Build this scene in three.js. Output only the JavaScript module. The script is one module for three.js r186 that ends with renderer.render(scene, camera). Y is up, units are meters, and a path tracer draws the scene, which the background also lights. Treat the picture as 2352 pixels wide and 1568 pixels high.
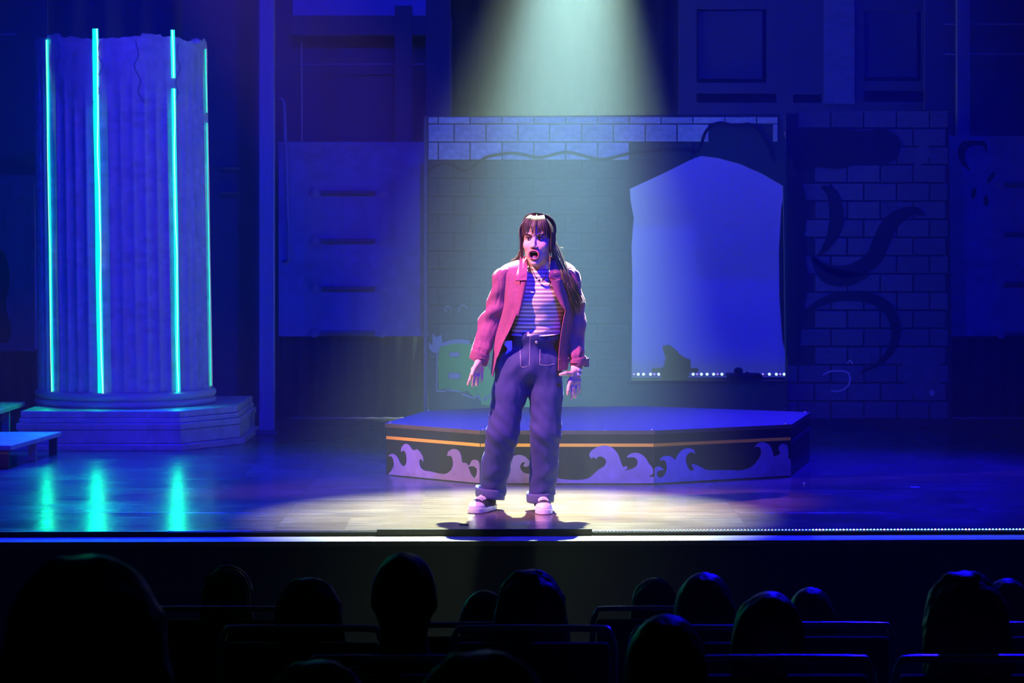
import * as THREE from 'three';
import { RoundedBoxGeometry } from 'three/addons/geometries/RoundedBoxGeometry.js';
import { mergeGeometries, mergeVertices } from 'three/addons/utils/BufferGeometryUtils.js';
import { RectAreaLightUniformsLib } from 'three/addons/lights/RectAreaLightUniformsLib.js';
RectAreaLightUniformsLib.init();

// Units are metres; the stage floor is y = 0, the house lies on +z, the performer stands at z = 0.
const scene = new THREE.Scene();
scene.background = new THREE.Color(0, 0, 0);

// ---------- camera: a long lens from a seat 14 m out, level, shifted down ----------
const camera = new THREE.PerspectiveCamera(15.083, 2352 / 1568, 0.1, 80);
camera.position.set(0, 1.532, 14);
camera.lookAt(0, 1.532, 0);
camera.setViewOffset(2352, 1568, 0, 254, 2352, 1568);
camera.focus = 14;
camera.userData.fStop = 8;

const renderer = new THREE.WebGLRenderer({ antialias: true });
renderer.toneMapping = THREE.LinearToneMapping;
renderer.toneMappingExposure = 1;
renderer.shadowMap.enabled = true;
renderer.shadowMap.type = THREE.PCFSoftShadowMap;

// ---------- haze in the hall ----------
scene.fog = new THREE.FogExp2(new THREE.Color(0.92, 1.0, 1.0), 0.007);

// ---------- lights (each one sits in front of the lens of a fixture built further down) ----------
const BLUE = [0.006, 0.002, 1.0];
const LAMPS = [
  // name, position, target, colour, intensity, half angle, penumbra, size
  ['top_spot', [0.46, 4.4, -2.2], [0.03, 0, -0.05], [0.80, 1.0, 0.62], 2050, 0.295, 0.92, 2],
  ['mid_spot', [0.5, 5.2, -5.0], [0.27, 0, -4.8], [0.24, 0.68, 1.0], 4900, 0.225, 1.0, 2],
  ['upstage_spot', [0.72, 5.1, -7.45], [0.25, 0, -7.95], [0.62, 1.0, 0.76], 2900, 0.345, 1.0, 2],
  ['pink_key', [-3.2, 5.5, 2.6], [0.06, 0.8, 0.05], [1.0, 0.36, 0.48], 600, 0.13, 0.6, 3],
  ['pink_side', [-6.2, 1.5, 0.9], [-0.05, 0.15, -1.78], [1.0, 0.38, 0.36], 190, 0.14, 0.8, 3],
  ['blue_wash', [-3.4, 6.2, 5.0], [-2.2, 1.0, -6.8], BLUE, 130, 0.42, 0.8, 4],
  ['blue_wash', [0.0, 6.2, 5.0], [-0.6, 0.8, -6.8], BLUE, 330, 0.42, 0.8, 4],
  ['blue_wash', [3.4, 6.2, 5.0], [2.6, 0.6, -6.0], BLUE, 150, 0.42, 0.8, 4],
  ['blue_special', [1.2, 5.6, 7.0], [0.25, 0.5, -0.8], BLUE, 400, 0.17, 0.8, 3],
  ['blue_back', [-2.6, 6.6, -4.6], [-2.2, 0, -1.6], BLUE, 1300, 0.42, 0.8, 4],
  ['blue_back', [2.6, 6.6, -4.6], [1.8, 0, -1.6], BLUE, 1200, 0.42, 0.8, 4],
  ['blue_house', [3.3, 6.6, -4.6], [1.4, 0.3, 6.4], BLUE, 450, 0.13, 0.8, 4],
];
const lampPlaces = [];
for (const [name, at, to, rgb, power, angle, soft, size] of LAMPS) {
  const l = new THREE.SpotLight(new THREE.Color().setRGB(...rgb), power, 0, angle, soft, 2);
  l.name = name; l.position.set(...at); l.target.position.set(...to);
  l.castShadow = true; l.shadow.radius = size; l.shadow.mapSize.set(2048, 2048); l.shadow.bias = -0.0005;
  scene.add(l, l.target);
  lampPlaces.push([name, at, to, rgb]);
}
function areaLight(name, w, h, at, to, rgb, power) {
  const l = new THREE.RectAreaLight(new THREE.Color().setRGB(...rgb), power, w, h);
  l.name = name; l.position.set(...at); l.lookAt(...to); scene.add(l);
  return l;
}
// the batten that washes the backcloth from above and the groundrow at its foot
areaLight('batten', 9, 0.25, [0, 5.6, -10.4], [0, 1.4, -12.6], BLUE, 85);

// ---------- helpers ----------
let seed = 7;
const rnd = () => { seed = (seed * 1664525 + 1013904223) >>> 0; return seed / 4294967296; };
const rr = (a, b) => a + (b - a) * rnd();
const lerp = (a, b, t) => a + (b - a) * t;
const clamp = (x, a, b) => Math.min(b, Math.max(a, x));
const smooth = (a, b, x) => { const t = clamp((x - a) / (b - a), 0, 1); return t * t * (3 - 2 * t); };
const V = (x, y, z) => new THREE.Vector3(x, y, z);
const C = (hex) => new THREE.Color(hex);
const lin = (r, g, b) => new THREE.Color().setRGB(r, g, b);
const mat = (o) => new THREE.MeshPhysicalMaterial({ roughness: 0.7, ...o });

// value noise, used for wear and for folds in cloth
const hash3 = (x, y, z) => { let h = Math.imul(x, 374761393) ^ Math.imul(y, 668265263) ^ Math.imul(z, 2147483647 - 1274126177); h = Math.imul(h ^ (h >>> 13), 1274126177); return ((h ^ (h >>> 16)) >>> 0) / 4294967296; };
function vnoise(x, y, z) {
  const xi = Math.floor(x), yi = Math.floor(y), zi = Math.floor(z), f = (t) => t * t * (3 - 2 * t), u = f(x - xi), v = f(y - yi), w = f(z - zi);
  const c = (a, b, d) => hash3(xi + a, yi + b, zi + d);
  return lerp(lerp(lerp(c(0, 0, 0), c(1, 0, 0), u), lerp(c(0, 1, 0), c(1, 1, 0), u), v), lerp(lerp(c(0, 0, 1), c(1, 0, 1), u), lerp(c(0, 1, 1), c(1, 1, 1), u), v), w) * 2 - 1;
}
const fbm = (x, y, z, n = 4) => { let s = 0, a = 0.5; for (let i = 0; i < n; i++) { s += a * vnoise(x, y, z); x *= 2.03; y *= 2.03; z *= 2.03; a *= 0.5; } return s; };

const taken = new Map();
const numbered = (name) => { const n = taken.get(name) ?? 0; taken.set(name, n + 1); return n ? `${name}_${String(n).padStart(3, '0')}` : name; };
function shadows(o) { o.traverse((m) => { if (m.isMesh) { m.castShadow = true; m.receiveShadow = true; } }); return o; }
function thing(name, label, category, at = [0, 0, 0], turn = 0, group) {
  const o = new THREE.Group(); o.name = numbered(name); o.position.set(...at); o.rotation.y = turn;
  o.userData = { label, category }; if (group) o.userData.group = group;
  scene.add(o); return o;
}
function part(name, geometry, material, parent, label) {
  const m = new THREE.Mesh(geometry, material); m.name = name; m.castShadow = m.receiveShadow = true;
  if (label) m.userData.label = label;
  parent.add(m); return m;
}
function structure(name, geometry, material) {
  const m = geometry ? new THREE.Mesh(geometry, material) : new THREE.Group();
  m.name = name; m.userData.kind = 'structure'; m.castShadow = m.receiveShadow = true; scene.add(m); return m;
}
function single(name, geometry, material, label, category, at = [0, 0, 0], group) {
  const m = new THREE.Mesh(geometry, material); m.name = numbered(name); m.position.set(...at);
  m.userData = { label, category }; if (group) m.userData.group = group;
  m.castShadow = m.receiveShadow = true; scene.add(m); return m;
}
const moved = (g, x, y, z) => g.translate(x, y, z);
const box = (w, h, d, x = 0, y = 0, z = 0) => moved(new THREE.BoxGeometry(w, h, d), x, y, z);
const span = (x0, x1, y0, y1, z0, z1) => box(x1 - x0, y1 - y0, z1 - z0, (x0 + x1) / 2, (y0 + y1) / 2, (z0 + z1) / 2);
const rbox = (w, h, d, r, x = 0, y = 0, z = 0) => moved(new RoundedBoxGeometry(w, h, d, 2, r), x, y, z);
const rspan = (x0, x1, y0, y1, z0, z1, r = 0.004) => rbox(x1 - x0, y1 - y0, z1 - z0, r, (x0 + x1) / 2, (y0 + y1) / 2, (z0 + z1) / 2);
const merged = (list) => mergeGeometries(list.map((g) => (g.index ? g.toNonIndexed() : g)).map((g) => { for (const k of Object.keys(g.attributes)) if (!['position', 'normal', 'uv'].includes(k)) g.deleteAttribute(k); return g; }));
const shapeOf = (points, holes = []) => { const s = new THREE.Shape(points.map((p) => new THREE.Vector2(...p))); for (const h of holes) s.holes.push(new THREE.Path(h.map((p) => new THREE.Vector2(...p)))); return s; };
const slab = (points, z0, z1, holes = [], bevel = 0) => moved(new THREE.ExtrudeGeometry(shapeOf(points, holes), { depth: z1 - z0 - 2 * bevel, bevelEnabled: bevel > 0, bevelSize: bevel, bevelThickness: bevel, bevelSegments: 1, curveSegments: 8 }), 0, 0, z0 + bevel);
// a plan outline ([x, z] pairs) raised from y0 to y1
const raised = (plan, y0, y1, bevel = 0) => { const g = new THREE.ExtrudeGeometry(shapeOf(plan.map(([x, z]) => [x, -z])), { depth: y1 - y0 - 2 * bevel, bevelEnabled: bevel > 0, bevelSize: bevel, bevelThickness: bevel, bevelSegments: 2 }); g.rotateX(-Math.PI / 2); return moved(g, 0, y0 + bevel, 0); };
const curve = (points, closed = false) => new THREE.CatmullRomCurve3(points.map((p) => V(...p)), closed, 'catmullrom', 0.5);
const tube = (points, r, n = 24, m = 8, closed = false) => new THREE.TubeGeometry(curve(points, closed), n, r, m, closed);
// smooth outline through 2D points
const smoothOutline = (points, n = 80, closed = true) => new THREE.CatmullRomCurve3(points.map(([x, y]) => V(x, y, 0)), closed, 'centripetal').getPoints(n).slice(0, closed ? n : n + 1).map((p) => [p.x, p.y]);
// a flat ribbon of paint along a path, z-extruded
function ribbon(points, width, z0, z1, n = 40, taper = false) {
  const p = new THREE.CatmullRomCurve3(points.map(([x, y]) => V(x, y, 0)), false, 'centripetal').getPoints(n), L = [], R = [];
  p.forEach((q, i) => { const t = p[Math.min(i + 1, n)].clone().sub(p[Math.max(i - 1, 0)]).normalize(), k = i / n, w = width / 2 * (taper ? Math.sin(Math.PI * clamp(k * 0.9 + 0.06, 0, 1)) : 1); L.push([q.x - t.y * w, q.y + t.x * w]); R.unshift([q.x + t.y * w, q.y - t.x * w]); });
  return slab([...L, ...R], z0, z1);
}
// a surface over an (n+1) x (m+1) grid of points
function grid(n, m, f, closeU = false) {
  const pos = [], uv = [], idx = [];
  for (let j = 0; j <= m; j++) for (let i = 0; i <= n; i++) { const p = f(i / n, j / m); pos.push(p[0], p[1], p[2]); uv.push(p[3] ?? i / n, p[4] ?? j / m); }
  for (let j = 0; j < m; j++) for (let i = 0; i < n; i++) { const a = j * (n + 1) + i, b = a + 1, c = a + n + 1, d = c + 1; idx.push(a, b, d, a, d, c); }
  const g = new THREE.BufferGeometry(); g.setAttribute('position', new THREE.Float32BufferAttribute(pos, 3)); g.setAttribute('uv', new THREE.Float32BufferAttribute(uv, 2)); g.setIndex(idx);
  g.computeVertexNormals();
  if (closeU) { const nn = g.attributes.normal; for (let j = 0; j <= m; j++) { const a = j * (n + 1), b = a + n, s = V(nn.getX(a) + nn.getX(b), nn.getY(a) + nn.getY(b), nn.getZ(a) + nn.getZ(b)).normalize(); nn.setXYZ(a, s.x, s.y, s.z); nn.setXYZ(b, s.x, s.y, s.z); } }
  return g;
}
// the same with thickness: both faces and the rim
function sheet(n, m, f, thick) {
  const outer = grid(n, m, f), N = outer.attributes.normal, P = outer.attributes.position, U = outer.attributes.uv, at = (i) => [P.getX(i) - N.getX(i) * thick, P.getY(i) - N.getY(i) * thick, P.getZ(i) - N.getZ(i) * thick, U.getX(i), U.getY(i)];
  const inner = grid(n, m, (u, v) => at(Math.round(v * m) * (n + 1) + Math.round((1 - u) * n)));
  const rim = [], loop = [];
  for (let i = 0; i <= n; i++) loop.push(i);
  for (let j = 1; j <= m; j++) loop.push(j * (n + 1) + n);
  for (let i = n - 1; i >= 0; i--) loop.push(m * (n + 1) + i);
  for (let j = m - 1; j >= 0; j--) loop.push(j * (n + 1));
  const edge = grid(loop.length - 1, 1, (u, v) => { const k = loop[Math.round(u * (loop.length - 1))]; return v ? [P.getX(k), P.getY(k), P.getZ(k), U.getX(k), U.getY(k)] : at(k); });
  return merged([outer, inner, edge]);
}
// data textures
function dataTexture(w, h, f, srgb = true) {
  const d = new Uint8Array(w * h * 4);
  for (let y = 0; y < h; y++) for (let x = 0; x < w; x++) { const c = f(x / w, y / h, x, y), k = (y * w + x) * 4; d[k] = clamp(c[0], 0, 1) * 255; d[k + 1] = clamp(c[1], 0, 1) * 255; d[k + 2] = clamp(c[2], 0, 1) * 255; d[k + 3] = 255; }
  const t = new THREE.DataTexture(d, w, h); t.wrapS = t.wrapT = THREE.RepeatWrapping; t.magFilter = THREE.LinearFilter; t.minFilter = THREE.LinearMipmapLinearFilter; t.generateMipmaps = true;
  if (srgb) t.colorSpace = THREE.SRGBColorSpace; t.needsUpdate = true; return t;
}
// uv in metres from position, for flat things: u along x (or z where the face points along x), v along y (or z where the face points up)
function metricUV(g, s = 1) {
  if (!g.attributes.normal) g.computeVertexNormals();
  const p = g.attributes.position, n = g.attributes.normal, uv = new Float32Array(p.count * 2);
  for (let i = 0; i < p.count; i++) {
    const ax = Math.abs(n.getX(i)), ay = Math.abs(n.getY(i)), az = Math.abs(n.getZ(i));
    uv[i * 2] = (ax > ay && ax > az ? p.getZ(i) : p.getX(i)) * s; uv[i * 2 + 1] = (ay >= ax && ay >= az ? p.getZ(i) : p.getY(i)) * s;
  }
  g.setAttribute('uv', new THREE.BufferAttribute(uv, 2)); return g;
}

// ---------- the hall: stage house, floor, walls ----------
const blotch = dataTexture(256, 256, (u, v) => { const n = 0.9 + 0.14 * fbm(Math.cos(u * 6.283) * 3 + 9, Math.sin(u * 6.283) * 3 + v * 0, Math.cos(v * 6.283) * 3 + Math.sin(v * 6.283) * 3.7, 5); return [n, n, n]; });
const M = {
  black: mat({ color: lin(0.012, 0.012, 0.014), roughness: 0.85 }),
  blackGloss: mat({ color: lin(0.01, 0.01, 0.012), roughness: 0.4 }),
  wall: mat({ color: lin(0.05, 0.05, 0.055), roughness: 0.9 }),
  cyc: mat({ color: lin(0.55, 0.55, 0.58), roughness: 1 }),
  lip: mat({ color: lin(0.2, 0.18, 0.15), roughness: 0.5 }),
  house: mat({ color: lin(0.02, 0.018, 0.02), roughness: 0.9 }),
};
// stage deck: ply sheets with a horizontal grain, scuffed
const deckColor = dataTexture(1024, 1024, (u, v) => {
  const g = fbm(u * 6, v * 150, 1.5, 4) * 0.5 + fbm(u * 22, v * 400, 4.5, 3) * 0.4, s = fbm(u * 9, v * 9, 8.1, 4), k = 0.72 + 0.26 * g + 0.18 * s;
  return [0.46 * k, 0.39 * k, 0.34 * k];
});
const deckRough = dataTexture(1024, 1024, (u, v) => {
  const g = fbm(u * 5, v * 170, 21.5, 4), s = fbm(u * 7, v * 7, 2.1, 4), k = 0.235 + 0.11 * g + 0.10 * s;
  return [k, k, k];
}, false);
deckColor.anisotropy = 8;
const M_deck = mat({ map: deckColor, roughness: 1, roughnessMap: deckRough, bumpMap: deckRough, bumpScale: 0.0012, specularIntensity: 1 });
const floor = structure('floor');
const deckFront = (x) => 0.80 - 0.022 * x;   // the front edge is a little out of square
{
  const xs = [-8, -6.1, -3.66, -1.22, 1.22, 3.66, 6.1, 8], zs = [-13, -11.0, -8.55, -6.1, -3.66, -1.22, -0.02, 0.8];
  for (let j = 0; j < zs.length - 1; j++) for (let i = 0; i < xs.length - 1; i++) {
    const g = 0.0012, x0 = xs[i] + g, x1 = xs[i + 1] - g, z0 = zs[j] + g, z1 = zs[j + 1] - g, front = j === zs.length - 2;
    const plan = front ? [[x0, z0], [x1, z0], [x1, deckFront(x1)], [x0, deckFront(x0)]] : [[x0, z0], [x1, z0], [x1, z1], [x0, z1]];
    const geo = metricUV(raised(plan, -0.024, 0, 0.0008), 0.41);
    const uv = geo.attributes.uv, du = rnd(), dv = rnd();
    for (let k = 0; k < uv.count; k++) uv.setXY(k, uv.getX(k) + du, uv.getY(k) + dv);
    part('deck_sheet', geo, M_deck, floor);
  }
  // the nosing below the deck: dark edge strips in four lengths, then the pale ledge and the fascia
  const strips = [[-8, -1.7587], [-1.7564, -0.691], [-0.6888, 0.4101], [0.4124, 8]], rise = [0.004, 0.0, 0.012, -0.004];
  strips.forEach(([a, b], i) => part('edge_strip', raised([[a, deckFront(a) + 0.001], [b, deckFront(b) + 0.001], [b, deckFront(b) + 0.022], [a, deckFront(a) + 0.022]], -0.03, -0.004 + rise[i]), M.blackGloss, floor));
  part('ledge', metricUV(raised([[-8, deckFront(-8) - 0.1], [8, deckFront(8) - 0.1], [8, deckFront(8) + 0.235], [-8, deckFront(-8) + 0.235]], -0.05, -0.026, 0.002)), M.lip, floor);
  part('fascia', raised([[-8, deckFront(-8) + 0.02], [8, deckFront(8) + 0.02], [8, deckFront(8) + 0.225], [-8, deckFront(-8) + 0.225]], -0.28, -0.0505), M.black, floor);
  part('stage_front', raised([[-8, -13], [8, -13], [8, deckFront(8) + 0.2], [-8, deckFront(-8) + 0.2]], -1.2, -0.281), mat({ color: lin(0.012, 0.012, 0.02), roughness: 0.9 }), floor);
}
structure('wall_back', span(-8.2, 8.2, -1.2, 8.2, -13.3, -13), M.wall);
structure('wall_left', span(-8.3, -8, -1.4, 8.2, -13.3, 18.3), M.black);
structure('wall_right', span(8, 8.3, -1.4, 8.2, -13.3, 18.3), M.black);
structure('ceiling', span(-8.3, 8.3, 8, 8.3, -13.3, 18.3), M.black);
structure('wall_house', span(-8.3, 8.3, -1.4, 8.2, 18, 18.3), M.black);
{ // raked auditorium floor
  const g = slab([[-18, 0.12], [-5, -0.78], [-1.04, -1.19], [-1.04, -1.4], [-18, -1.4]], -8, 8); g.rotateY(Math.PI / 2);
  structure('floor_house', g, M.house);
}
single('backcloth', grid(160, 4, (u, v) => [lerp(-7, 7, u), lerp(0.02, 5.6, v), -12.6 + 0.012 * Math.sin(u * 90) + 0.02 * Math.sin(u * 23 + 1)]), M.cyc, 'plain pale backcloth lit blue, seen through the arch', 'backdrop');

// ---------- fluted column on its stepped plinth ----------
const M_plaster = mat({ color: lin(0.62, 0.58, 0.60), roughness: 0.42, map: blotch });
const M_plasterDark = mat({ color: lin(0.2, 0.19, 0.2), roughness: 0.8 });
const column = thing('fluted_column', 'tall pale fluted column with broken top and cyan light strips on a stepped plinth', 'column', [-2.83, 0, -4.9]);
{
  const R = 0.635, y0 = 0.373, y1 = 2.96, lean = (y) => -0.0155 * (y - y0), flutes = 46;
  // the shaft: shallow flutes that die out near the broken top
  const shaft = grid(flutes * 8, 60, (u, v) => {
    const a = u * Math.PI * 2, top = y1 - 0.05 + 0.05 * fbm(Math.cos(a) * 4 + 3, Math.sin(a) * 4, 1.7, 4) + (Math.abs(Math.sin(a * 3.1)) > 0.93 ? 0.02 : 0);
    const y = lerp(y0, top, v), k = 1 - smooth(2.35, 2.75, y + 0.25 * fbm(Math.cos(a) * 3, Math.sin(a) * 3, y * 2, 3));
    const r = R * (1 - 0.012 * v) - 0.022 * k * Math.pow(Math.abs(Math.sin(a * flutes / 2)), 0.7) + 0.004 * fbm(Math.cos(a) * 9, Math.sin(a) * 9, y * 9, 3) * (1 - k);
    return [Math.sin(a) * r + lean(y), y, Math.cos(a) * r, u * 4, y];
  }, true);
  part('shaft', shaft, M_plaster, column);
  part('core', moved(new THREE.CylinderGeometry(R - 0.08, R - 0.08, 0.02, 40), lean(2.85), 2.85, 0), M_plasterDark, column, 'rough dark infill of the broken column top');
  // hairline cracks running down from the break
  const crack = (a, pts) => tube(pts.map(([da, y]) => [Math.sin(a + da) * (R - 0.004) + lean(y), y, Math.cos(a + da) * (R - 0.004)]), 0.0035, 30, 5);
  for (const [a, k] of [[-0.62, 1], [-0.08, -1], [0.32, 1], [0.86, -1]]) part('crack', crack(a, [[0, 2.88], [0.03 * k, 2.78], [-0.02 * k, 2.7], [0.05 * k, 2.6], [0.02 * k, 2.52], [0.09 * k, 2.44]]), M_plasterDark, column);
  part('chipped_corner', moved(new THREE.IcosahedronGeometry(0.045, 0).scale(1, 0.6, 0.4), R * 0.93 - 0.05, 2.9, 0.26), M_plaster, column);
  // two torus mouldings
  const mould = (r, h, y) => { const p = []; for (let i = 0; i <= 14; i++) { const t = -Math.PI / 2 + Math.PI * i / 14; p.push(new THREE.Vector2(r + Math.cos(t) * h / 2, y + Math.sin(t) * h / 2)); } return new THREE.LatheGeometry(p, 96); };
  part('torus', mould(R - 0.01, 0.066, 0.352), M_plaster, column);
  part('torus', mould(R + 0.0, 0.05, 0.296), M_plaster, column);
  part('collar', moved(new THREE.CylinderGeometry(R - 0.01, R - 0.01, 0.12, 64), 0, 0.31, 0), M_plaster, column);
  // plinth: courses of board with a cut corner, each wider than the one above
  const plan = (g) => [[-0.60 - g, -0.8], [0.84 + g, -0.8], [0.84 + g, 0.30 + g * 0.4], [0.50 + g * 0.5, 0.86 + g], [-0.60 - g, 0.86 + g]];
  [[0.0, 0.225, 0.272, 0.006], [0.012, 0.19, 0.223, 0.004], [0.03, 0.142, 0.187, 0.004], [0.022, 0.046, 0.14, 0.003], [0.06, 0.0, 0.043, 0.004]].forEach(([g, a, b, e]) => part('plinth_course', metricUV(raised(plan(g), a, b, e)), M_plaster, column));
  // light strips: an acrylic channel in a flute with a run of diodes beside it
  const M_tube = mat({ color: lin(0.1, 0.6, 0.5), emissive: lin(0.004, 1.0, 0.52), emissiveIntensity: 1.05, roughness: 0.3 });
  const M_diode = mat({ color: lin(0.9, 0.9, 0.7), emissive: lin(1.0, 0.95, 0.52), emissiveIntensity: 1.25, roughness: 0.4 });
  for (const [sa, ya, yb, gap, w, shift] of [[-0.735, 0.375, 2.90, 0, 0.036, 0.007], [-0.135, 0.375, 2.965, 0, 0.044, 0.014], [0.70, 0.375, 2.97, 2.58, 0.038, -0.005], [0.995, 0.4, 2.86, 2.35, 0.014, 0.003]]) {
    const a = Math.asin(sa), rail = new THREE.Group(); rail.name = 'light_strip'; rail.userData.label = 'cyan glowing light strip in a flute'; column.add(rail);
    const wob = (y, k) => 0.0045 * Math.sin(y * 5.2 + sa * 9 + k) + 0.002 * Math.sin(y * 13 + k * 2);
    const at = (y, s, o) => [Math.sin(a) * (R + o) + Math.cos(a) * s + lean(y), y, Math.cos(a) * (R + o) - Math.sin(a) * s];
    const runs = gap ? [[ya, gap - 0.03], [gap + 0.045, yb]] : [[ya, yb]];
    for (const [p, q] of runs) {
      part('channel', grid(4, 24, (u, v) => { const y = lerp(p, q, v), t = (u - 0.5) * 2; return at(y, t * w / 2 + wob(y, 0) * 0.3, 0.006 * Math.sqrt(Math.max(0, 1 - t * t)) - 0.004); }), M_tube, rail);
      const n = Math.round((q - p) / 0.0125), d = [];
      for (let i = 0; i < n; i++) { const y = lerp(p, q, (i + 0.5) / n), c = at(y, shift + wob(y, 1.3), 0.006); d.push(new THREE.CircleGeometry(0.0052, 5).rotateY(a).translate(...c)); }
      const dm = part('diodes', merged(d), M_diode, rail); dm.userData.kind = 'stuff';
    }
    const top = at(yb - 0.02, 0, 0.03), mid = (ya + yb) / 2;
    const c = at(mid, 0, 0.02);
    if (sa < 0.9) areaLight('strip', 0.022, yb - ya, [c[0] - 2.83, mid, c[2] - 4.9], [c[0] - 2.83 + Math.sin(a), mid, c[2] - 4.9 + Math.cos(a)], [0.0, 1.0, 0.38], 46);
  }
}

// ---------- low platform with wave cut-outs ----------
const M_ply = mat({ color: lin(0.085, 0.08, 0.06), roughness: 0.6, map: blotch });
const M_panel = mat({ color: lin(0.016, 0.013, 0.026), roughness: 0.95, specularIntensity: 0.15 });
const M_wave = mat({ color: lin(0.29, 0.27, 0.55), roughness: 0.75, map: blotch });
const M_tape = mat({ color: lin(0.95, 0.66, 0.03), roughness: 0.5 });
const M_bolt = mat({ color: lin(0.8, 0.8, 0.82), metalness: 1, roughness: 0.25 });
const podium = thing('platform', 'low black platform with painted sea waves and a yellow stripe behind the performer', 'platform', [0.6, 0, -2.6]);
{
  const O = [0.6, -2.6], P = [[-0.79, -2.18], [-0.192, -1.6], [0.86, -1.6], [1.74, -2.09], [1.98, -3.16], [0.91, -3.74], [-0.10, -3.62], [-0.58, -3.25]].map(([x, z]) => [x - O[0], z - O[1]]);
  const grow = (g) => P.map(([x, z]) => { const l = Math.hypot(x, z); return [x + x / l * g, z + z / l * g]; });
  part('frame', raised(grow(-0.03), 0, 0.3), M_panel, podium);
  // the top is two sheets with a seam across
  const cut = -3.02 - O[1], T = grow(0.006), front = [], back = [];
  T.forEach((p, i) => { const q = T[(i + 1) % T.length], f = p[1] >= cut; (f ? front : back).push(p); if (f !== (q[1] >= cut)) { const t = (cut - p[1]) / (q[1] - p[1]), c = lerp(p[0], q[0], t); front.push([c, cut + 0.0015]); back.push([c, cut - 0.0015]); } });
  part('top_board', metricUV(raised(front, 0.3, 0.326, 0.002)), M_ply, podium);
  part('top_board', metricUV(raised(back, 0.3, 0.326, 0.002)), M_ply, podium);
  const waves = [
    [[0.0193, 0.0039], [0.054, 0.0358], [0.0733, 0.0667], [0.0694, 0.0987], [0.054, 0.1193], [0.0231, 0.1214], [0.0463, 0.1349], [0.0771, 0.1356], [0.1041, 0.1198], [0.1311, 0.0852], [0.16, 0.0668], [0.1851, 0.0846], [0.189, 0.1198], [0.1813, 0.1475], [0.1658, 0.164], [0.1408, 0.1557], [0.1446, 0.1815], [0.1774, 0.2064], [0.2121, 0.2005], [0.2372, 0.1779], [0.2545, 0.171], [0.2835, 0.1781], [0.3124, 0.1625], [0.3355, 0.1344], [0.3394, 0.1051], [0.322, 0.1201], [0.3047, 0.111], [0.3124, 0.0725], [0.3394, 0.0541], [0.4069, 0.049], [0.484, 0.0419], [0.5438, 0.0457], [0.5862, 0.0725], [0.6016, 0.1083], [0.5939, 0.144], [0.5785, 0.1564], [0.5515, 0.1547], [0.5611, 0.1808], [0.6035, 0.1995], [0.646, 0.1941], [0.671, 0.1662], [0.6826, 0.1228], [0.7134, 0.1221], [0.7385, 0.1063], [0.7655, 0.1401], [0.7906, 0.1456], [0.8214, 0.1382], [0.833, 0.1069], [0.833, 0]],
    [[0, 0], [0.0132, 0.0909], [0.0342, 0.1123], [0.0552, 0.0911], [0.0473, 0.0643], [0.0789, 0.0484], [0.1184, 0.0539], [0.1499, 0.0754], [0.1657, 0.1181], [0.1867, 0.1581], [0.2235, 0.1769], [0.263, 0.1716], [0.2919, 0.1478], [0.2998, 0.1239], [0.2814, 0.1052], [0.2604, 0.1104], [0.2709, 0.1318], [0.2551, 0.1317], [0.242, 0.1104], [0.2472, 0.0864], [0.2683, 0.0679], [0.2998, 0.0627], [0.3866, 0.0498], [0.4603, 0.0395], [0.4944, 0.0317], [0.5523, 0.0266], [0.6102, 0.0269], [0.6575, 0.0377], [0.6917, 0.0669], [0.7154, 0.0882], [0.7522, 0.1121], [0.7601, 0.1464], [0.7311, 0.1675], [0.7075, 0.1621], [0.6996, 0.1515], [0.6864, 0.1647], [0.6733, 0.1554], [0.6601, 0.1726], [0.6654, 0.1938], [0.6943, 0.2176], [0.7522, 0.2336], [0.8022, 0.2178], [0.8337, 0.1809], [0.8521, 0.1309], [0.8653, 0.1045], [0.8837, 0.1099], [0.8916, 0.0967], [0.8732, 0.0835], [0.9126, 0.0915], [0.9468, 0.1127], [0.9494, 0.1469], [0.9284, 0.1627], [0.8863, 0.1626], [0.9074, 0.1837], [0.9547, 0.1891], [0.9968, 0.1629], [1.0204, 0.1261], [1.0415, 0.0972], [1.0441, 0.0631], [1.0204, 0.0472], [1.052, 0.0421], [1.052, 0]],
    [[0, 0], [0.0032, 0.0945], [0.0322, 0.1063], [0.0676, 0.0837], [0.0386, 0.0811], [0.0193, 0.0701], [0.0225, 0.0489], [0.0483, 0.0372], [0.0772, 0.0595], [0.0901, 0.0932], [0.0836, 0.1277], [0.0676, 0.1442], [0.0386, 0.1429], [0.0579, 0.1617], [0.103, 0.1663], [0.1319, 0.1545], [0.148, 0.1406], [0.1737, 0.1764], [0.2091, 0.2012], [0.2509, 0.2072], [0.2831, 0.1953], [0.2928, 0.1711], [0.2702, 0.1826], [0.2413, 0.1734], [0.2252, 0.1451], [0.2349, 0.105], [0.2542, 0.0751], [0.2831, 0.0711], [0.2702, 0.1087], [0.2896, 0.1078], [0.3217, 0.0945], [0.3829, 0.0692], [0.5148, 0.0631], [0.6499, 0.0568], [0.7142, 0.0764], [0.7561, 0.1104], [0.7818, 0.1518], [0.7754, 0.1854], [0.7561, 0.1956], [0.7351, 0.1938], [0.7561, 0.2155], [0.7979, 0.2214], [0.8429, 0.2024], [0.8654, 0.164], [0.8783, 0.1315], [0.9073, 0.1381], [0.9266, 0.1519], [0.9137, 0.1725], [0.9201, 0.1963], [0.9491, 0.207], [0.978, 0.1937], [0.9877, 0.1532], [0.9877, 0.1158], [1.007, 0.0989], [1.007, 0]],
  ];
  const eye = [[0.7327, 0.0979], [0.7597, 0.0541], [0.7867, 0.0318], [0.806, 0.0571], [0.8079, 0.0919], [0.7829, 0.1051], [0.7482, 0.1029]];
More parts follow.
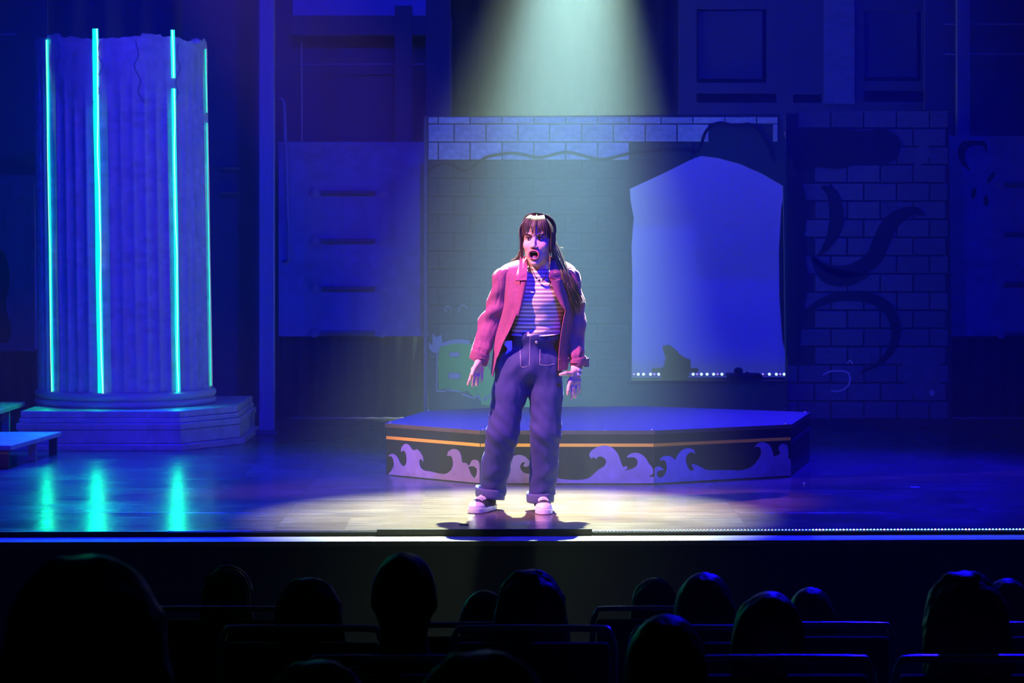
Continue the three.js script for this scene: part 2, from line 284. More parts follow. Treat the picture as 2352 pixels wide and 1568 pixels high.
  for (let i = 0; i < 3; i++) {
    const a = P[i], b = P[i + 1], L = Math.hypot(b[0] - a[0], b[1] - a[1]), g = new THREE.Group();
    g.name = 'side_panel'; g.position.set(a[0], 0, a[1]); g.rotation.y = -Math.atan2(b[1] - a[1], b[0] - a[0]); podium.add(g);
    part('board', rspan(0.0, L, 0.004, 0.299, -0.02, 0, 0.002), M_panel, g);
    part('stripe', rspan(0.002, L - 0.002, 0.226, 0.246, 0.0, 0.0022, 0.001), M_tape, g, 'yellow painted stripe');
    part('wave', metricUV(slab(smoothOutline(waves[i], waves[i].length * 4, false).map(([s, h]) => [clamp(s, 0.002, L - 0.002), Math.max(h, 0.006)]), 0.0, 0.004, i ? [] : [eye], 0)), M_wave, g, 'pale painted sea wave');
  }
  const a = P[3], b = P[4], L = Math.hypot(b[0] - a[0], b[1] - a[1]), g = new THREE.Group();
  g.name = 'side_panel'; g.position.set(a[0], 0, a[1]); g.rotation.y = -Math.atan2(b[1] - a[1], b[0] - a[0]); podium.add(g);
  part('board', rspan(0.0, L, 0.004, 0.299, -0.02, 0, 0.002), M_ply, g, 'bare unpainted side board');
  part('batten', rspan(0.0, L, 0.205, 0.225, 0.0, 0.006, 0.002), M_ply, g);
  for (const k of [1, 2, 3, 4, 5, 7, 0]) part('corner_bolt', moved(new THREE.SphereGeometry(0.011, 12, 8).scale(1, 0.6, 1), grow(-0.03)[k][0], 0.328, grow(-0.03)[k][1]), M_bolt, podium);
  for (const t of [0.35, 0.72]) part('corner_bolt', moved(new THREE.SphereGeometry(0.008, 12, 8).scale(1, 0.5, 1), lerp(P[1][0], P[2][0], t), 0.327, P[1][1] - 0.02), M_bolt, podium);
}
// ---------- open steps at the left ----------
const M_tread = mat({ color: lin(0.5, 0.48, 0.55), roughness: 0.55, map: blotch });
const M_side = mat({ color: lin(0.015, 0.012, 0.015), roughness: 0.8 });
const M_rust = mat({ color: lin(0.42, 0.13, 0.03), roughness: 0.5 });
function stepUnit(label, x0, xf, xb, z1, z0, h, front) {
  const t = thing('step_unit', label, 'steps', [x0, 0, z1], 0, 'step units at the left edge');
  const plan = (g) => [[0, g], [xf - x0 + g * 0.6, g], [xb - x0 + g * 0.6, z0 - z1 - g], [0, z0 - z1 - g]];
  part('tread', metricUV(raised(plan(0.012), h - 0.032, h, 0.004)), M_tread, t);
  const leg = (x, z) => span(x - 0.05, x, 0, h - 0.032, z - 0.05, z);
  part('leg', leg(xf - x0 - 0.012, -0.006), M_side, t);
  part('leg', leg(lerp(xf, xb, 0.55) - x0 - 0.012, (z0 - z1) * 0.55), M_tread, t);
  part('leg', leg(xb - x0 - 0.012, z0 - z1 + 0.05), M_side, t);
  part('leg', leg(0.12, -0.006), M_side, t);
  part('inner_panel', span(0.02, 0.04, 0, h - 0.034, z0 - z1, -0.02), M_side, t);
  if (front) {
    part('front_panel', span(0, xf - x0 - 0.004, 0.004, h - 0.034, -0.004, 0.008), M_rust, t, 'rust coloured front board');
    part('stripe', span(0, xf - x0 - 0.004, h - 0.056, h - 0.044, 0.008, 0.011), M_tape, t, 'yellow painted stripe');
  }
  return t;
}
stepUnit('lower open step with rust front board at the left edge of the stage', -4.3, -3.2348, -3.1084, -2.6, -3.7, 0.152, true);
stepUnit('higher open step behind the lower one at the left edge', -4.6, -3.5348-0.03, -3.543, -3.74, -4.7, 0.292, false);

// ---------- scenery flats behind ----------
const M_tower = mat({ color: lin(0.13, 0.13, 0.36), roughness: 0.85, map: blotch });
const M_towerDark = mat({ color: lin(0.045, 0.045, 0.11), roughness: 0.9 });
const M_steel = mat({ color: lin(0.5, 0.5, 0.52), metalness: 0.8, roughness: 0.4 });
const M_mortar = mat({ color: lin(0.02, 0.02, 0.024), roughness: 0.95 });
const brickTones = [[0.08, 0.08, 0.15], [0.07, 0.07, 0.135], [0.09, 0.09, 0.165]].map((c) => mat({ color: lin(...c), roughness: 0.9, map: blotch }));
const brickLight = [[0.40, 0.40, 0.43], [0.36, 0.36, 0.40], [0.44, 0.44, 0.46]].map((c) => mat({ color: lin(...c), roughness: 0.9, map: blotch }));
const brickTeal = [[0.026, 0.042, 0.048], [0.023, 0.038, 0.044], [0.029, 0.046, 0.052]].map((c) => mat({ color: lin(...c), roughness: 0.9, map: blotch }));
const M_soot = mat({ color: lin(0.018, 0.018, 0.024), roughness: 0.95, specularIntensity: 0.3 });
const M_chalk = mat({ color: lin(0.42, 0.42, 0.46), roughness: 0.9 });
const brickShapes = new Map();
function brickShape(w, h) {   // shared between bricks of one size; the face is pillowed
  const key = w.toFixed(3) + h.toFixed(3);
  if (!brickShapes.has(key)) brickShapes.set(key, metricUV(slab([[-w / 2, -h / 2], [w / 2, -h / 2], [w / 2, h / 2], [-w / 2, h / 2]].map(([x, y]) => [x * (1 - 0.006 / w), y * (1 - 0.006 / h)]), 0, 0.012, [], 0.003), 2));
  return brickShapes.get(key);
}
// rows of running bond clipped to what "inside" allows; tone(x, y) picks the paint
function bricks(parent, x0, x1, rows, pitch, phase, z, inside, tone, gap = 0.013) {
  for (let r = 0; r < rows.length - 1; r++) {
    const ya = rows[r + 1] + gap / 2, yb = rows[r] - gap / 2, off = phase + (r % 2) * pitch / 2;
    for (let k = -1; x0 + off + (k) * pitch < x1; k++) {
      const a = Math.max(x0, x0 + off + k * pitch) + gap / 2, b = Math.min(x1, x0 + off + (k + 1) * pitch) - gap / 2;
      if (b - a < 0.03) continue;
      const cx = (a + b) / 2, cy = (ya + yb) / 2;
      if (!inside(cx, cy)) continue;
      const m = part('brick', brickShape(b - a, yb - ya), tone(cx, cy), parent);
      m.position.set(cx, cy, z + rr(-0.003, 0)); m.rotation.z = rr(-0.006, 0.006);
    }
  }
}
const pick = (list) => list[Math.floor(rnd() * list.length)];

// right-hand brick flat (its face lies at z = -6)
const flatR = thing('brick_flat', 'dark brick scenery flat with painted black coils at the right', 'scenery', [2.7828, 0, -6.1]);
{
  const ox = 2.7828, L = (p) => p.map(([x, y]) => [x - ox, y]);
  part('board', slab(L([[2.1344, 2.4439], [3.4043, 2.4776], [3.4347, -0.0013], [2.1479, -0.0013]]), -0.04, 0), M_mortar, flatR);
  const rows = []; for (let k = 0; k < 18; k++) rows.push(2.4742 - k * 0.1418);
  const xe = (y) => y > 0.4682 ? 2.2763 - ox : 2.1479 - ox;
  bricks(flatR, 2.1344 - ox, 3.4043 - ox, rows, 0.2567, 0.0946, 0, (x, y) => x > xe(y), (x, y) => pick(brickTones));
  const paint = (pts, w, name = 'painted_coil') => part(name, ribbon(L(pts), w, 0.012, 0.015, 50, true), M_soot, flatR);
  paint([[2.2492, 0.8228], [2.3168, 0.9173], [2.462, 0.9984], [2.6309, 1.0254], [2.8166, 0.9984], [2.945, 0.9038], [2.9922, 0.7552], [2.9517, 0.5999], [2.8436, 0.4918], [2.7085, 0.4243]], 0.0878);
  paint([[3.2151, 1.6536], [3.1375, 1.6874], [3.0463, 1.6603], [2.9517, 1.5928], [2.8842, 1.4712], [2.8234, 1.3294], [2.7085, 1.2416], [2.5667, 1.2145], [2.4316, 1.2551], [2.337, 1.3294]], 0.1351);
  paint([[2.4113, 1.8765], [2.4856, 1.836], [2.5262, 1.7009], [2.5194, 1.5658], [2.4721, 1.4442], [2.3843, 1.3294]], 0.1148);
  paint([[2.337, 1.3294], [2.4451, 1.1943], [2.614, 1.1605], [2.7828, 1.1875]], 0.1351);
  part('soot_patch', slab(smoothOutline(L([[2.202, 2.2074], [2.3168, 2.3088], [2.5127, 2.3358], [2.7322, 2.3088], [2.9179, 2.3223], [3.026, 2.2345], [2.999, 2.0994], [2.8842, 2.0453], [2.7322, 2.0588], [2.5464, 2.0116], [2.3776, 2.0251], [2.2357, 1.971], [2.1817, 2.0859]]), 60), 0.012, 0.0145), M_soot, flatR);
  part('soot_patch', slab(smoothOutline(L([[2.1412, 1.9035], [2.2357, 1.9373], [2.2965, 1.7346], [2.2763, 1.4307], [2.3033, 1.1605], [2.2627, 0.8228], [2.2087, 0.5188], [2.1479, 0.5188]]), 40), 0.0005, 0.0145), M_soot, flatR);
  // chalk drawings low on the wall
  part('chalk_mark', ribbon(L([[2.4215, 0.4108], [2.4856, 0.4378], [2.6207, 0.4243], [2.6275, 0.3432], [2.5802, 0.2959], [2.5194, 0.2824], [2.4856, 0.2892]]), 0.0118, 0.012, 0.0145, 50), M_chalk, flatR);
  part('chalk_mark', ribbon(L([[2.6106, 0.4986], [2.6309, 0.5222], [2.6545, 0.4986]]), 0.0101, 0.012, 0.0145, 16), M_chalk, flatR);
  part('pale_patch', slab(smoothOutline(L([[3.0463, 0.4918], [3.1071, 0.5999], [3.2557, 0.6134], [3.3232, 0.5323], [3.3435, 0.3837], [3.2894, 0.2622], [3.1476, 0.2419], [3.08, 0.3162]]), 50), 0.012, 0.0142), brickTones[2], flatR);
  part('pale_patch', slab(L([[3.2421, 0.2959], [3.2557, 0.279], [3.2759, 0.2959], [3.2928, 0.2689], [3.2827, 0.2453], [3.2557, 0.2554]]), 0.0142, 0.0155), M_chalk, flatR);
  part('pale_patch', slab(smoothOutline(L([[3.1543, 2.1602], [3.2151, 2.221], [3.2557, 2.1804], [3.2894, 2.1331], [3.2286, 2.0859], [3.1611, 2.0318], [3.1341, 2.0453], [3.1746, 2.0994]]), 40), 0.012, 0.0142), brickTones[2], flatR);
  for (const s of [2.2425, 3.2894]) part('stage_brace', span(s - ox - 0.02, s - ox + 0.02, 0, 2.3, -0.09, -0.042), M_soot, flatR);
}
// middle flat: brick above a cave-like painted wall, with a tall arched opening
const flatM = thing('arch_flat', 'wide brick scenery flat with a tall pointed arch opening behind the performer', 'scenery', [0.7565, 0, -5.96]);
{
  const ox = 0.7565, L = (p) => p.map(([x, y]) => [x - ox, y]);
  const arch = L([[0.9254, 0.3601], [0.9321, 1.1605], [0.9254, 1.4104], [0.9422, 1.6333], [0.9186, 1.7617], [0.9119, 1.8562], [1.1888, 1.9845], [1.4049, 2.0926], [1.4725, 2.1129], [1.6008, 2.096], [1.7697, 2.0487], [1.9453, 1.971], [2.1006, 1.8799], [2.1209, 0.3601]]);
  part('board', slab(L([[-0.6619, 2.4168], [2.0736, 2.4371], [2.1243, 2.2074], [2.1277, -0.0013], [-0.6417, -0.0013]]), -0.05, 0, [arch]), mat({ color: lin(0.02, 0.033, 0.038), roughness: 0.95 }), flatM);
  part('sill', span(0.8916 - ox, 2.1209 - ox, 0.3432, 0.3635, -0.16, 0.004), M_soot, flatM);
  const rows = []; for (let k = 0; k < 18; k++) rows.push(2.3594 + 0.0574 * (k ? 0 : 1) - Math.max(0, k - 1) * 0.1402 - (k ? 0 : 0));
  const line = smoothOutline(L([[-0.6451, 2.0014], [-0.5944, 2.0318], [-0.5268, 2.0555], [-0.4593, 2.0386], [-0.3918, 2.0014], [-0.3377, 2.0048], [-0.2702, 2.0521], [-0.2026, 2.0994], [-0.1216, 2.1196], [0.0135, 2.1331], [0.2161, 2.0994], [0.4188, 2.1399], [0.689, 2.0859], [0.9254, 2.1331], [1.2293, 2.1602], [1.3644, 2.1568], [1.4319, 2.1399], [1.5062, 2.3088], [1.6008, 2.3662], [1.7359, 2.3425], [1.8372, 2.356], [1.9385, 2.275], [2.0263, 2.0791]]), 90, false);
  const edgeAt = (x) => { for (let i = 0; i < line.length - 1; i++) if (line[i][0] <= x && line[i + 1][0] >= x) return line[i][1]; return x < line[0][0] ? line[0][1] : line[line.length - 1][1]; };
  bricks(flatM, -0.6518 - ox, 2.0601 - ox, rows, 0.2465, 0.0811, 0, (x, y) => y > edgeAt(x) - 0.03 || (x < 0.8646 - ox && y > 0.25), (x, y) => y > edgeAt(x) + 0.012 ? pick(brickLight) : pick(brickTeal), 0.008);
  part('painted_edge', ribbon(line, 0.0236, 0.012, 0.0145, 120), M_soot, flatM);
  // the left stile of the frame
  part('stile', span(-0.6822 - ox, -0.6552 - ox, 0, 2.4168, -0.05, 0.01), brickTones[1], flatM);
  // graffiti low on the left: a green letter with two counters and a jagged tail
  const M_green = mat({ color: lin(0.01, 0.2, 0.01), roughness: 0.6 });
  const M_outline = mat({ color: lin(0.11, 0.12, 0.19), roughness: 0.7 });
  const pill = (x, y, w, h) => { const o = []; for (let i = 0; i < 20; i++) { const t = i / 20 * Math.PI * 2; o.push([x + Math.sign(Math.cos(t)) * Math.pow(Math.abs(Math.cos(t)), 0.6) * w / 2, y + Math.sign(Math.sin(t)) * Math.pow(Math.abs(Math.sin(t)), 0.6) * h / 2]); } return o; };
  const P0 = L([[-0.5674, 0.3027], [-0.5741, 0.5188], [-0.5606, 0.6337], [-0.4593, 0.6607], [-0.331, 0.6674], [-0.2702, 0.6201], [-0.2297, 0.5458], [-0.1891, 0.4851], [-0.1486, 0.4243], [-0.0878, 0.4445], [0.0473, 0.4648], [0.1621, 0.4513], [0.1621, 0.1608], [0.0135, 0.1541], [-0.1216, 0.1811], [-0.2364, 0.1879], [-0.2432, 0.2554], [-0.2904, 0.2419], [-0.3445, 0.2959], [-0.4255, 0.2824], [-0.4931, 0.3162]]);
  part('graffiti_letter', slab(P0, 0.0125, 0.0165, [pill(-0.4458 - ox, 0.5762, 0.0878, 0.0439), pill(-0.4458 - ox, 0.4108, 0.1013, 0.054)]), M_green, flatM, 'green spray-painted letter');
  for (const [y, w, h] of [[0.5762, 0.0811, 0.0371], [0.4108, 0.0946, 0.0473]]) part('letter_counter', slab(pill(-0.4458 - ox, y, w, h), 0.0125, 0.015), M_outline, flatM);
  part('graffiti_outline', ribbon(L([[-0.5404, 0.6539], [-0.4593, 0.6742], [-0.385, 0.6776], [-0.3276, 0.6674]]), 0.0304, 0.0165, 0.019, 30), M_outline, flatM);
  part('graffiti_outline', merged([[[-0.5843, 0.2926], [-0.5133, 0.2926]], [[-0.5066, 0.3027], [-0.3985, 0.2892]], [[-0.3918, 0.2723], [-0.2904, 0.2351]], [[-0.2972, 0.2351], [-0.2634, 0.2622]], [[-0.2634, 0.2622], [-0.2432, 0.2216]], [[-0.2229, 0.2216], [-0.1891, 0.2554]], [[-0.2161, 0.2183], [-0.1621, 0.2689]]].map((s) => ribbon(L(s), 0.0135, 0.0165, 0.019, 4))), M_outline, flatM);
  // a torch drawn beside it
  part('painted_flame', slab(L([[-0.6147, 0.7451], [-0.5876, 0.708], [-0.5471, 0.7282], [-0.537, 0.6539], [-0.5471, 0.61], [-0.5809, 0.5864], [-0.6147, 0.5931], [-0.6417, 0.6201], [-0.6451, 0.6742], [-0.6147, 0.6438]]), 0.0125, 0.0155), M_outline, flatM, 'flame of a painted torch');
  part('painted_pole', ribbon(L([[-0.5775, 0.5864], [-0.5809, 0.4513], [-0.5843, 0.2926]]), 0.0101, 0.0125, 0.0155, 8), M_outline, flatM);
  for (const [x, r] of [[-0.4965 - ox, 0.022], [-0.3816 - ox, 0.03]]) part('painted_ring', moved(new THREE.TorusGeometry(r, 0.005, 6, 24, 4.2), x, 0.9275, 0.014), M_outline, flatM);
}
// props standing between the flat and the backcloth, dark against it
{
  const p = thing('draped_prop', 'dark draped prop with two side handles silhouetted in the arch', 'prop', [1.5704, 0, -11]);
  const ox = 1.5704;
  part('drape', slab([[1.4775, 0.4006], [1.5282, 0.4133], [1.5704, 0.3795], [1.5915, 0.3584], [1.6042, 0.3331], [1.6464, 0.312], [1.6717, 0.2866], [1.7097, 0.2782], [1.7139, 0.1895], [1.6971, 0.1473], [1.6548, 0.0713], [1.6211, -0.0806], [1.5029, -0.0806], [1.4691, 0.0713], [1.448, 0.1558], [1.4944, 0.2149], [1.5071, 0.2993], [1.486, 0.3584]].map(([x, y]) => [x - ox, Math.max(0, y)]), -0.14, 0.14, [], 0.012), M_soot, p);
  for (const [a, b] of [[1.3847, 1.5113], [1.6802, 1.7773]]) part('handle', new THREE.CapsuleGeometry(0.021, Math.abs(b - a) + 0.02, 6, 12).rotateZ(Math.PI / 2).translate((a + b) / 2 - ox, 0.1811, 0), M_soot, p);
  for (const s of [-0.09, 0.09]) part('foot', new THREE.CylinderGeometry(0.016, 0.02, 0.1, 10).translate(s, 0.05, 0.1), M_soot, p);
  const c = thing('storage_chest', 'dark chest with a small bundle on its lid silhouetted in the arch', 'chest', [2.2501, 0, -11]);
  const w = 0.3124, h = 0.1473;
  part('body', rbox(w, h - 0.03, 0.34, 0.012, 0, (h - 0.03) / 2, 0), M_soot, c);
  part('lid', rbox(w + 0.02, 0.03, 0.36, 0.01, 0, h - 0.015, 0), M_soot, c);
  part('bundle', new THREE.SphereGeometry(0.045, 20, 14).scale(1, 0.75, 1).translate(-0.055, h + 0.028, 0), M_soot, c);
  part('knob', new THREE.SphereGeometry(0.014, 12, 8).translate(0.03, h + 0.008, 0), M_soot, c);
}
single('masking_border', grid(120, 2, (u, v) => [lerp(-0.56, 2.4, u), lerp(2.42, 5.0, v), -9.4 + 0.03 * Math.sin(u * 80) + 0.02 * Math.sin(u * 31)]), M_soot, 'black cloth border hung above the arch behind the light beam', 'curtain');
single('masking_border', grid(120, 2, (u, v) => [lerp(-5.4, -2.55, u), lerp(2.42, 5.0, v), -8.5 + 0.03 * Math.sin(u * 60) + 0.02 * Math.sin(u * 23)]), M_towerDark, 'dark cloth border hung high behind the column', 'curtain');
single('masking_border', grid(140, 2, (u, v) => [lerp(-6.5, 6.5, u), lerp(3.1, 5.3, v), -12.1 + 0.03 * Math.sin(u * 110)]), mat({ color: lin(0.05, 0.05, 0.12), roughness: 1 }), 'dull blue cloth border high in front of the backcloth', 'curtain');
// a string of small lights at the foot of the backcloth
{
  const M_led = mat({ color: lin(0.6, 0.7, 0.8), emissive: lin(0.5, 0.8, 1.0), emissiveIntensity: 2.2 }), M_ledP = mat({ color: lin(0.6, 0.5, 0.7), emissive: lin(0.55, 0.30, 0.9), emissiveIntensity: 1.1 });
  const s = thing('light_string', 'string of small white lights along the foot of the backcloth', 'lights', [0.6, 0.05, -12.45]);
  part('cable', tube([[-1.2, 0, 0], [0.6, -0.004, 0], [1.4, 0, 0], [2.8, -0.003, 0]], 0.004, 40, 6), M_soot, s);
  const white = [1.2953, 1.3489, 1.4203, 1.5052, 1.7732, 1.858, 1.9429, 2.0009, 2.0679, 2.1528, 2.26, 2.3225, 2.4565, 2.519, 2.6396, 2.7111, 2.7915], violet = [1.2506, 1.4605, 1.5498, 1.8982, 2.1081, 2.2064, 2.3895, 2.5726, 2.7513];
  for (const [x, pink] of [...white.map((x) => [x, 0]), ...violet.map((x) => [x, 1])])
    part('bulb', moved(new THREE.IcosahedronGeometry(pink ? 0.010 : 0.014, 1), x - 0.6, 0.012, 0.006), pink ? M_ledP : M_led, s);
}

// ---------- side towers: a boarded gallery over a panel with barred slots ----------
const boltGeo = new THREE.LatheGeometry([[0, 0.016], [0.012, 0.016], [0.016, 0.01], [0.034, 0.009], [0.042, 0.0], [0.042, -0.002]].map((p) => new THREE.Vector2(...p)), 24).rotateX(Math.PI / 2);
function tower(label, x0, x1, yb, yt, bars, bx0, bx1, boltXs, open) {
  const t = thing('gallery_tower', label, 'scenery', [(x0 + x1) / 2, 0, -7]), ox = (x0 + x1) / 2;
  part('panel', span(x0 - ox, x1 - ox, yb, yt, -0.05, 0), M_tower, t);
  for (const y of bars) {
    part('bar', rspan(bx0 - ox, bx1 - ox, y - 0.014, y + 0.014, 0, 0.05, 0.004), M_towerDark, t);
    for (const x of boltXs) { const b = part('bolt', boltGeo, M_tower, t); b.position.set(x - ox, y, 0.004); }
  }
  part('under_drape', grid(60, 2, (u, v) => [lerp(x0, x1, u) - ox, lerp(0.005, yb + 0.01, v), -0.12 + 0.02 * Math.sin(u * 60)]), M_soot, t);
  const [ax, bx, ty] = open;
  part('recess_back', span(ax - ox, bx - ox, yt, ty, -0.62, -0.58), M_towerDark, t);
  part('gallery_floor', span(ax - ox, bx - ox, yt - 0.04, yt, -0.6, 0.01), M_tower, t);
  return t;
}
const towerL = tower('blue-lit gallery tower with barred panel between the column and the brick flat', -1.9007, -0.6596, 0.6738, 2.2554, [1.8441, 1.454, 1.0675, 0.7058], -1.5532, -1.1135, [-1.6135, -1.0567], [-1.9007, -0.5035, 3.305]);
{
  const ox = (-1.9007 + -0.6596) / 2;
  for (const y of [3.1455, 2.9079]) part('rail', new THREE.CylinderGeometry(0.006, 0.006, 1.2057, 8).rotateZ(Math.PI / 2).translate(-1.156 - ox, y, -0.3), M_tower, towerL);
  part('conduit', tube([[-1.7305 - ox, 3.0852, -0.2], [-1.727 - ox, 2.2554, -0.2]], 0.004, 4, 6), M_steel, towerL);
  part('post', span(-0.9645 - ox, -0.8227 - ox, 2.2554, 3.3831, -0.3, -0.2), M_towerDark, towerL);
  part('post', span(-0.7092 - ox, -0.5106 - ox, 2.2554, 4.2, -0.3, -0.2), M_towerDark, towerL);
  part('head_beam', span(-1.8298 - ox, -0.5035 - ox, 3.1455, 3.305, -0.3, -0.24), M_towerDark, towerL);
  // long grab rail on the left edge
  part('grab_rail', tube([[-1.9078 - ox, 2.5994, 0.0], [-1.8794 - ox, 2.6029, 0.05], [-1.8511 - ox, 2.5604, 0.06], [-1.8404 - ox, 2.2412, 0.06], [-1.8262 - ox, 1.7802, 0.06], [-1.8121 - ox, 1.3547, 0.06], [-1.8262 - ox, 1.2944, 0.05], [-1.8652 - ox, 1.2873, 0.0]], 0.014, 60, 10), M_tower, towerL);
}
const towerR = tower('dark gallery tower with barred panel at the right edge', 3.5319, 4.9078, 0.6738, 2.305, [1.915, 1.5107, 1.1065, 0.6951], 4.0071, 4.5532, [3.9858, 4.6099], [3.4539, 4.9078, 3.9]);
{
  const ox = (3.5319 + 4.9078) / 2;
  for (const y of [3.2412, 2.993]) part('rail', new THREE.CylinderGeometry(0.008, 0.008, 1.3475, 8).rotateZ(Math.PI / 2).translate(4.2482 - ox, y, -0.3), M_tower, towerR);
  part('post', span(3.6702 - ox, 3.773 - ox, 2.305, 4.0, -0.34, -0.24), M_tower, towerR);
  part('painted_curl', ribbon([[3.7305, 2.0214], [3.6738, 2.0994], [3.6596, 2.1703], [3.7021, 2.2412], [3.773, 2.259], [3.844, 2.2341], [3.8652, 2.1774]].map(([x, y]) => [x - ox, y]), 0.0709, 0, 0.003, 40, true), M_soot, towerR);
  for (const [x, y, a] of [[3.9007, 1.9646, 0.9], [3.7589, 1.837, 0.2], [3.8617, 1.7767, 0]]) part('painted_drop', slab([...Array(16)].map((_, i) => [Math.cos(i / 16 * 6.283) * 0.022 + x - ox + Math.sin(i / 16 * 6.283) * 0.03 * a, y + Math.sin(i / 16 * 6.283) * 0.045]), 0, 0.003), M_soot, towerR);
}
const towerFar = tower('dark boarded gallery tower at the far left behind the column', -4.9, -3.8901, 0.5533, 1.9859, [1.7448], -4.8, -4.3, [-4.8, -4.3], [-4.9, -3.8901, 3.9]);
part('painted_shape', slab(smoothOutline([[-4.2766, 1.4256], [-4.1418, 1.3547], [-4.0922, 1.1419], [-4.1206, 0.9292], [-4.078, 0.7164], [-4.1064, 0.6242], [-4.2766, 0.6809]].map(([x, y]) => [x - (-4.9 + -3.8901) / 2, y]), 40), 0, 0.003), M_soot, towerFar);
part('rail', span(-0.6, -4.0887 - (-4.9 + -3.8901) / 2, 3.1526, 3.1597, -0.3, -0.29), M_steel, towerFar);
// tall post between the column and the tower, and two ladder rungs beside the column
{
  const p = thing('stage_post', 'tall slim boxed post rising to the grid right of the column', 'post', [-1.8476, 0, -5.4]);
  part('shaft', rspan(-0.0557, 0.0557, 0.03, 4.6, -0.1, 0, 0.006), M_tower, p);
  part('shoe', rspan(-0.0786, 0.0786, 0, 0.03, -0.12, 0.03, 0.004), M_towerDark, p);
  const l = thing('wall_rungs', 'two short pale ladder rungs on dark board beside the column', 'rungs', [-2.3526, 0, -7.5]);
  part('board', span(-0.4, 0.52, 0, 3.9, -0.06, -0.03), M_towerDark, l);
  for (const y of [2.0512, 1.8479]) part('rung', rspan(-0.0835, 0.0835, y - 0.012, y + 0.012, -0.03, 0.06, 0.004), M_ply, l);
}
// upper gallery across the back: a boarded wall with a framed recess and slots under it
{
  const g = thing('upper_gallery', 'dark boarded gallery wall high behind the arch and brick flats', 'scenery', [2.6153, 0, -8]), ox = 2.6153;
  const L = (p) => p.map(([x, y]) => [x - ox, y]);
  part('wall_board', slab(L([[1.4265, 2.3864], [1.4265, 4.0953], [3.7893, 4.0953], [3.7893, 2.3864]]), -0.06, 0, [L([[1.5751, 2.6242], [2.2587, 2.6242], [2.2587, 2.7059], [1.5751, 2.7059]]), L([[2.3999, 2.6242], [2.6451, 2.6242], [2.6451, 2.6985], [2.3999, 2.6985]]), L([[3.0054, 2.6316], [3.5812, 2.6316], [3.5812, 2.7282], [3.0054, 2.7282]]), L([[1.5751, 2.7951], [2.177, 2.7951], [2.177, 3.4266], [1.5751, 3.4266]]), L([[3.0054, 2.8099], [3.4995, 2.8099], [3.4995, 3.4118], [3.0054, 3.4118]])]), M_towerDark, g);
  part('backing_board', slab(L([[1.4265, 2.3864], [1.4265, 4.0953], [3.7893, 4.0953], [3.7893, 2.3864]]), -0.24, -0.2), M_soot, g);
  part('inner_sheet', slab(L([[3.0054, 2.8471], [3.4623, 2.8471], [3.4623, 3.4118], [3.0054, 3.4118]]), -0.07, -0.05), M_towerDark, g);
  part('inner_sheet', slab(L([[1.59, 2.8322], [2.1398, 2.8322], [2.1398, 3.4118], [1.59, 3.4118]]), -0.07, -0.05), M_towerDark, g);
  part('pilaster', slab(L([[2.6599, 2.6168], [2.92, 2.6168], [2.92, 4.0953], [2.6599, 4.0953]]), 0, 0.03), M_tower, g);
  for (const x of [0.32, 1.0]) part('support_post', span(x - 0.03, x + 0.03, 0, 2.4, -0.16, -0.1), M_soot, g);
}
// ---------- light along the stage edge, right half ----------
{
  const M_edge = mat({ color: lin(0.5, 0.8, 0.8), emissive: lin(0.35, 0.9, 0.95), emissiveIntensity: 2.2 }), M_edgeW = mat({ color: lin(0.8, 0.8, 0.8), emissive: lin(0.8, 0.95, 1.0), emissiveIntensity: 2.6 });
  const e = thing('edge_light', 'thin string of cyan and white diodes along the right half of the stage edge', 'lights', [2.0, -0.006, 0.77]);
  const x0 = 0.2764, x1 = 3.6, f = (x) => deckFront(x) + 0.004 - 0.77;
  part('cable', tube([[x0 - 2, 0, f(x0)], [0, 0, f(2.0)], [x1 - 2, 0, f(x1)]], 0.0035, 30, 6), M_steel, e);
  const n = 190;
  for (let i = 0; i < n; i++) { const x = lerp(x0, x1, (i + 0.5) / n), big = x > 1.5425; part('diode', moved(new THREE.OctahedronGeometry(big ? 0.0052 : 0.0036, 0).scale(1.3, 1, 1), x - 2, 0.005, f(x)), rnd() < 0.35 ? M_edgeW : M_edge, e); }
  areaLight('edge_light', x1 - 1.5425, 0.012, [(x1 + 1.5425) / 2, 0.004, deckFront(2.6) + 0.03], [(x1 + 1.5425) / 2, -0.4, deckFront(2.6) + 1.0], [0.35, 0.9, 1.0], 1.2);
}
single('tape_mark', rbox(0.05, 0.003, 0.06, 0.001), M_chalk, 'small pale tape mark on the floor right of the platform', 'tape', [2.408, 0.0015, -1.4]);
single('paper_scrap', new THREE.DodecahedronGeometry(0.011, 0).scale(1, 0.5, 1), M_chalk, 'tiny white scrap on the floor beside the platform corner', 'scrap', [1.7702, 0.0055, -1.6]);
// a dark gaffer scuff and a dropped clip on the floor in the light pool
single('dark_clip', tube([[0, 0.003, 0], [0.01, 0.004, -0.012], [0.03, 0.003, -0.01], [0.044, 0.003, 0.004]], 0.003, 16, 6), M_soot, 'small dark clip on the floor left of the shoes', 'clip', [-0.2719, 0, 0.58]);

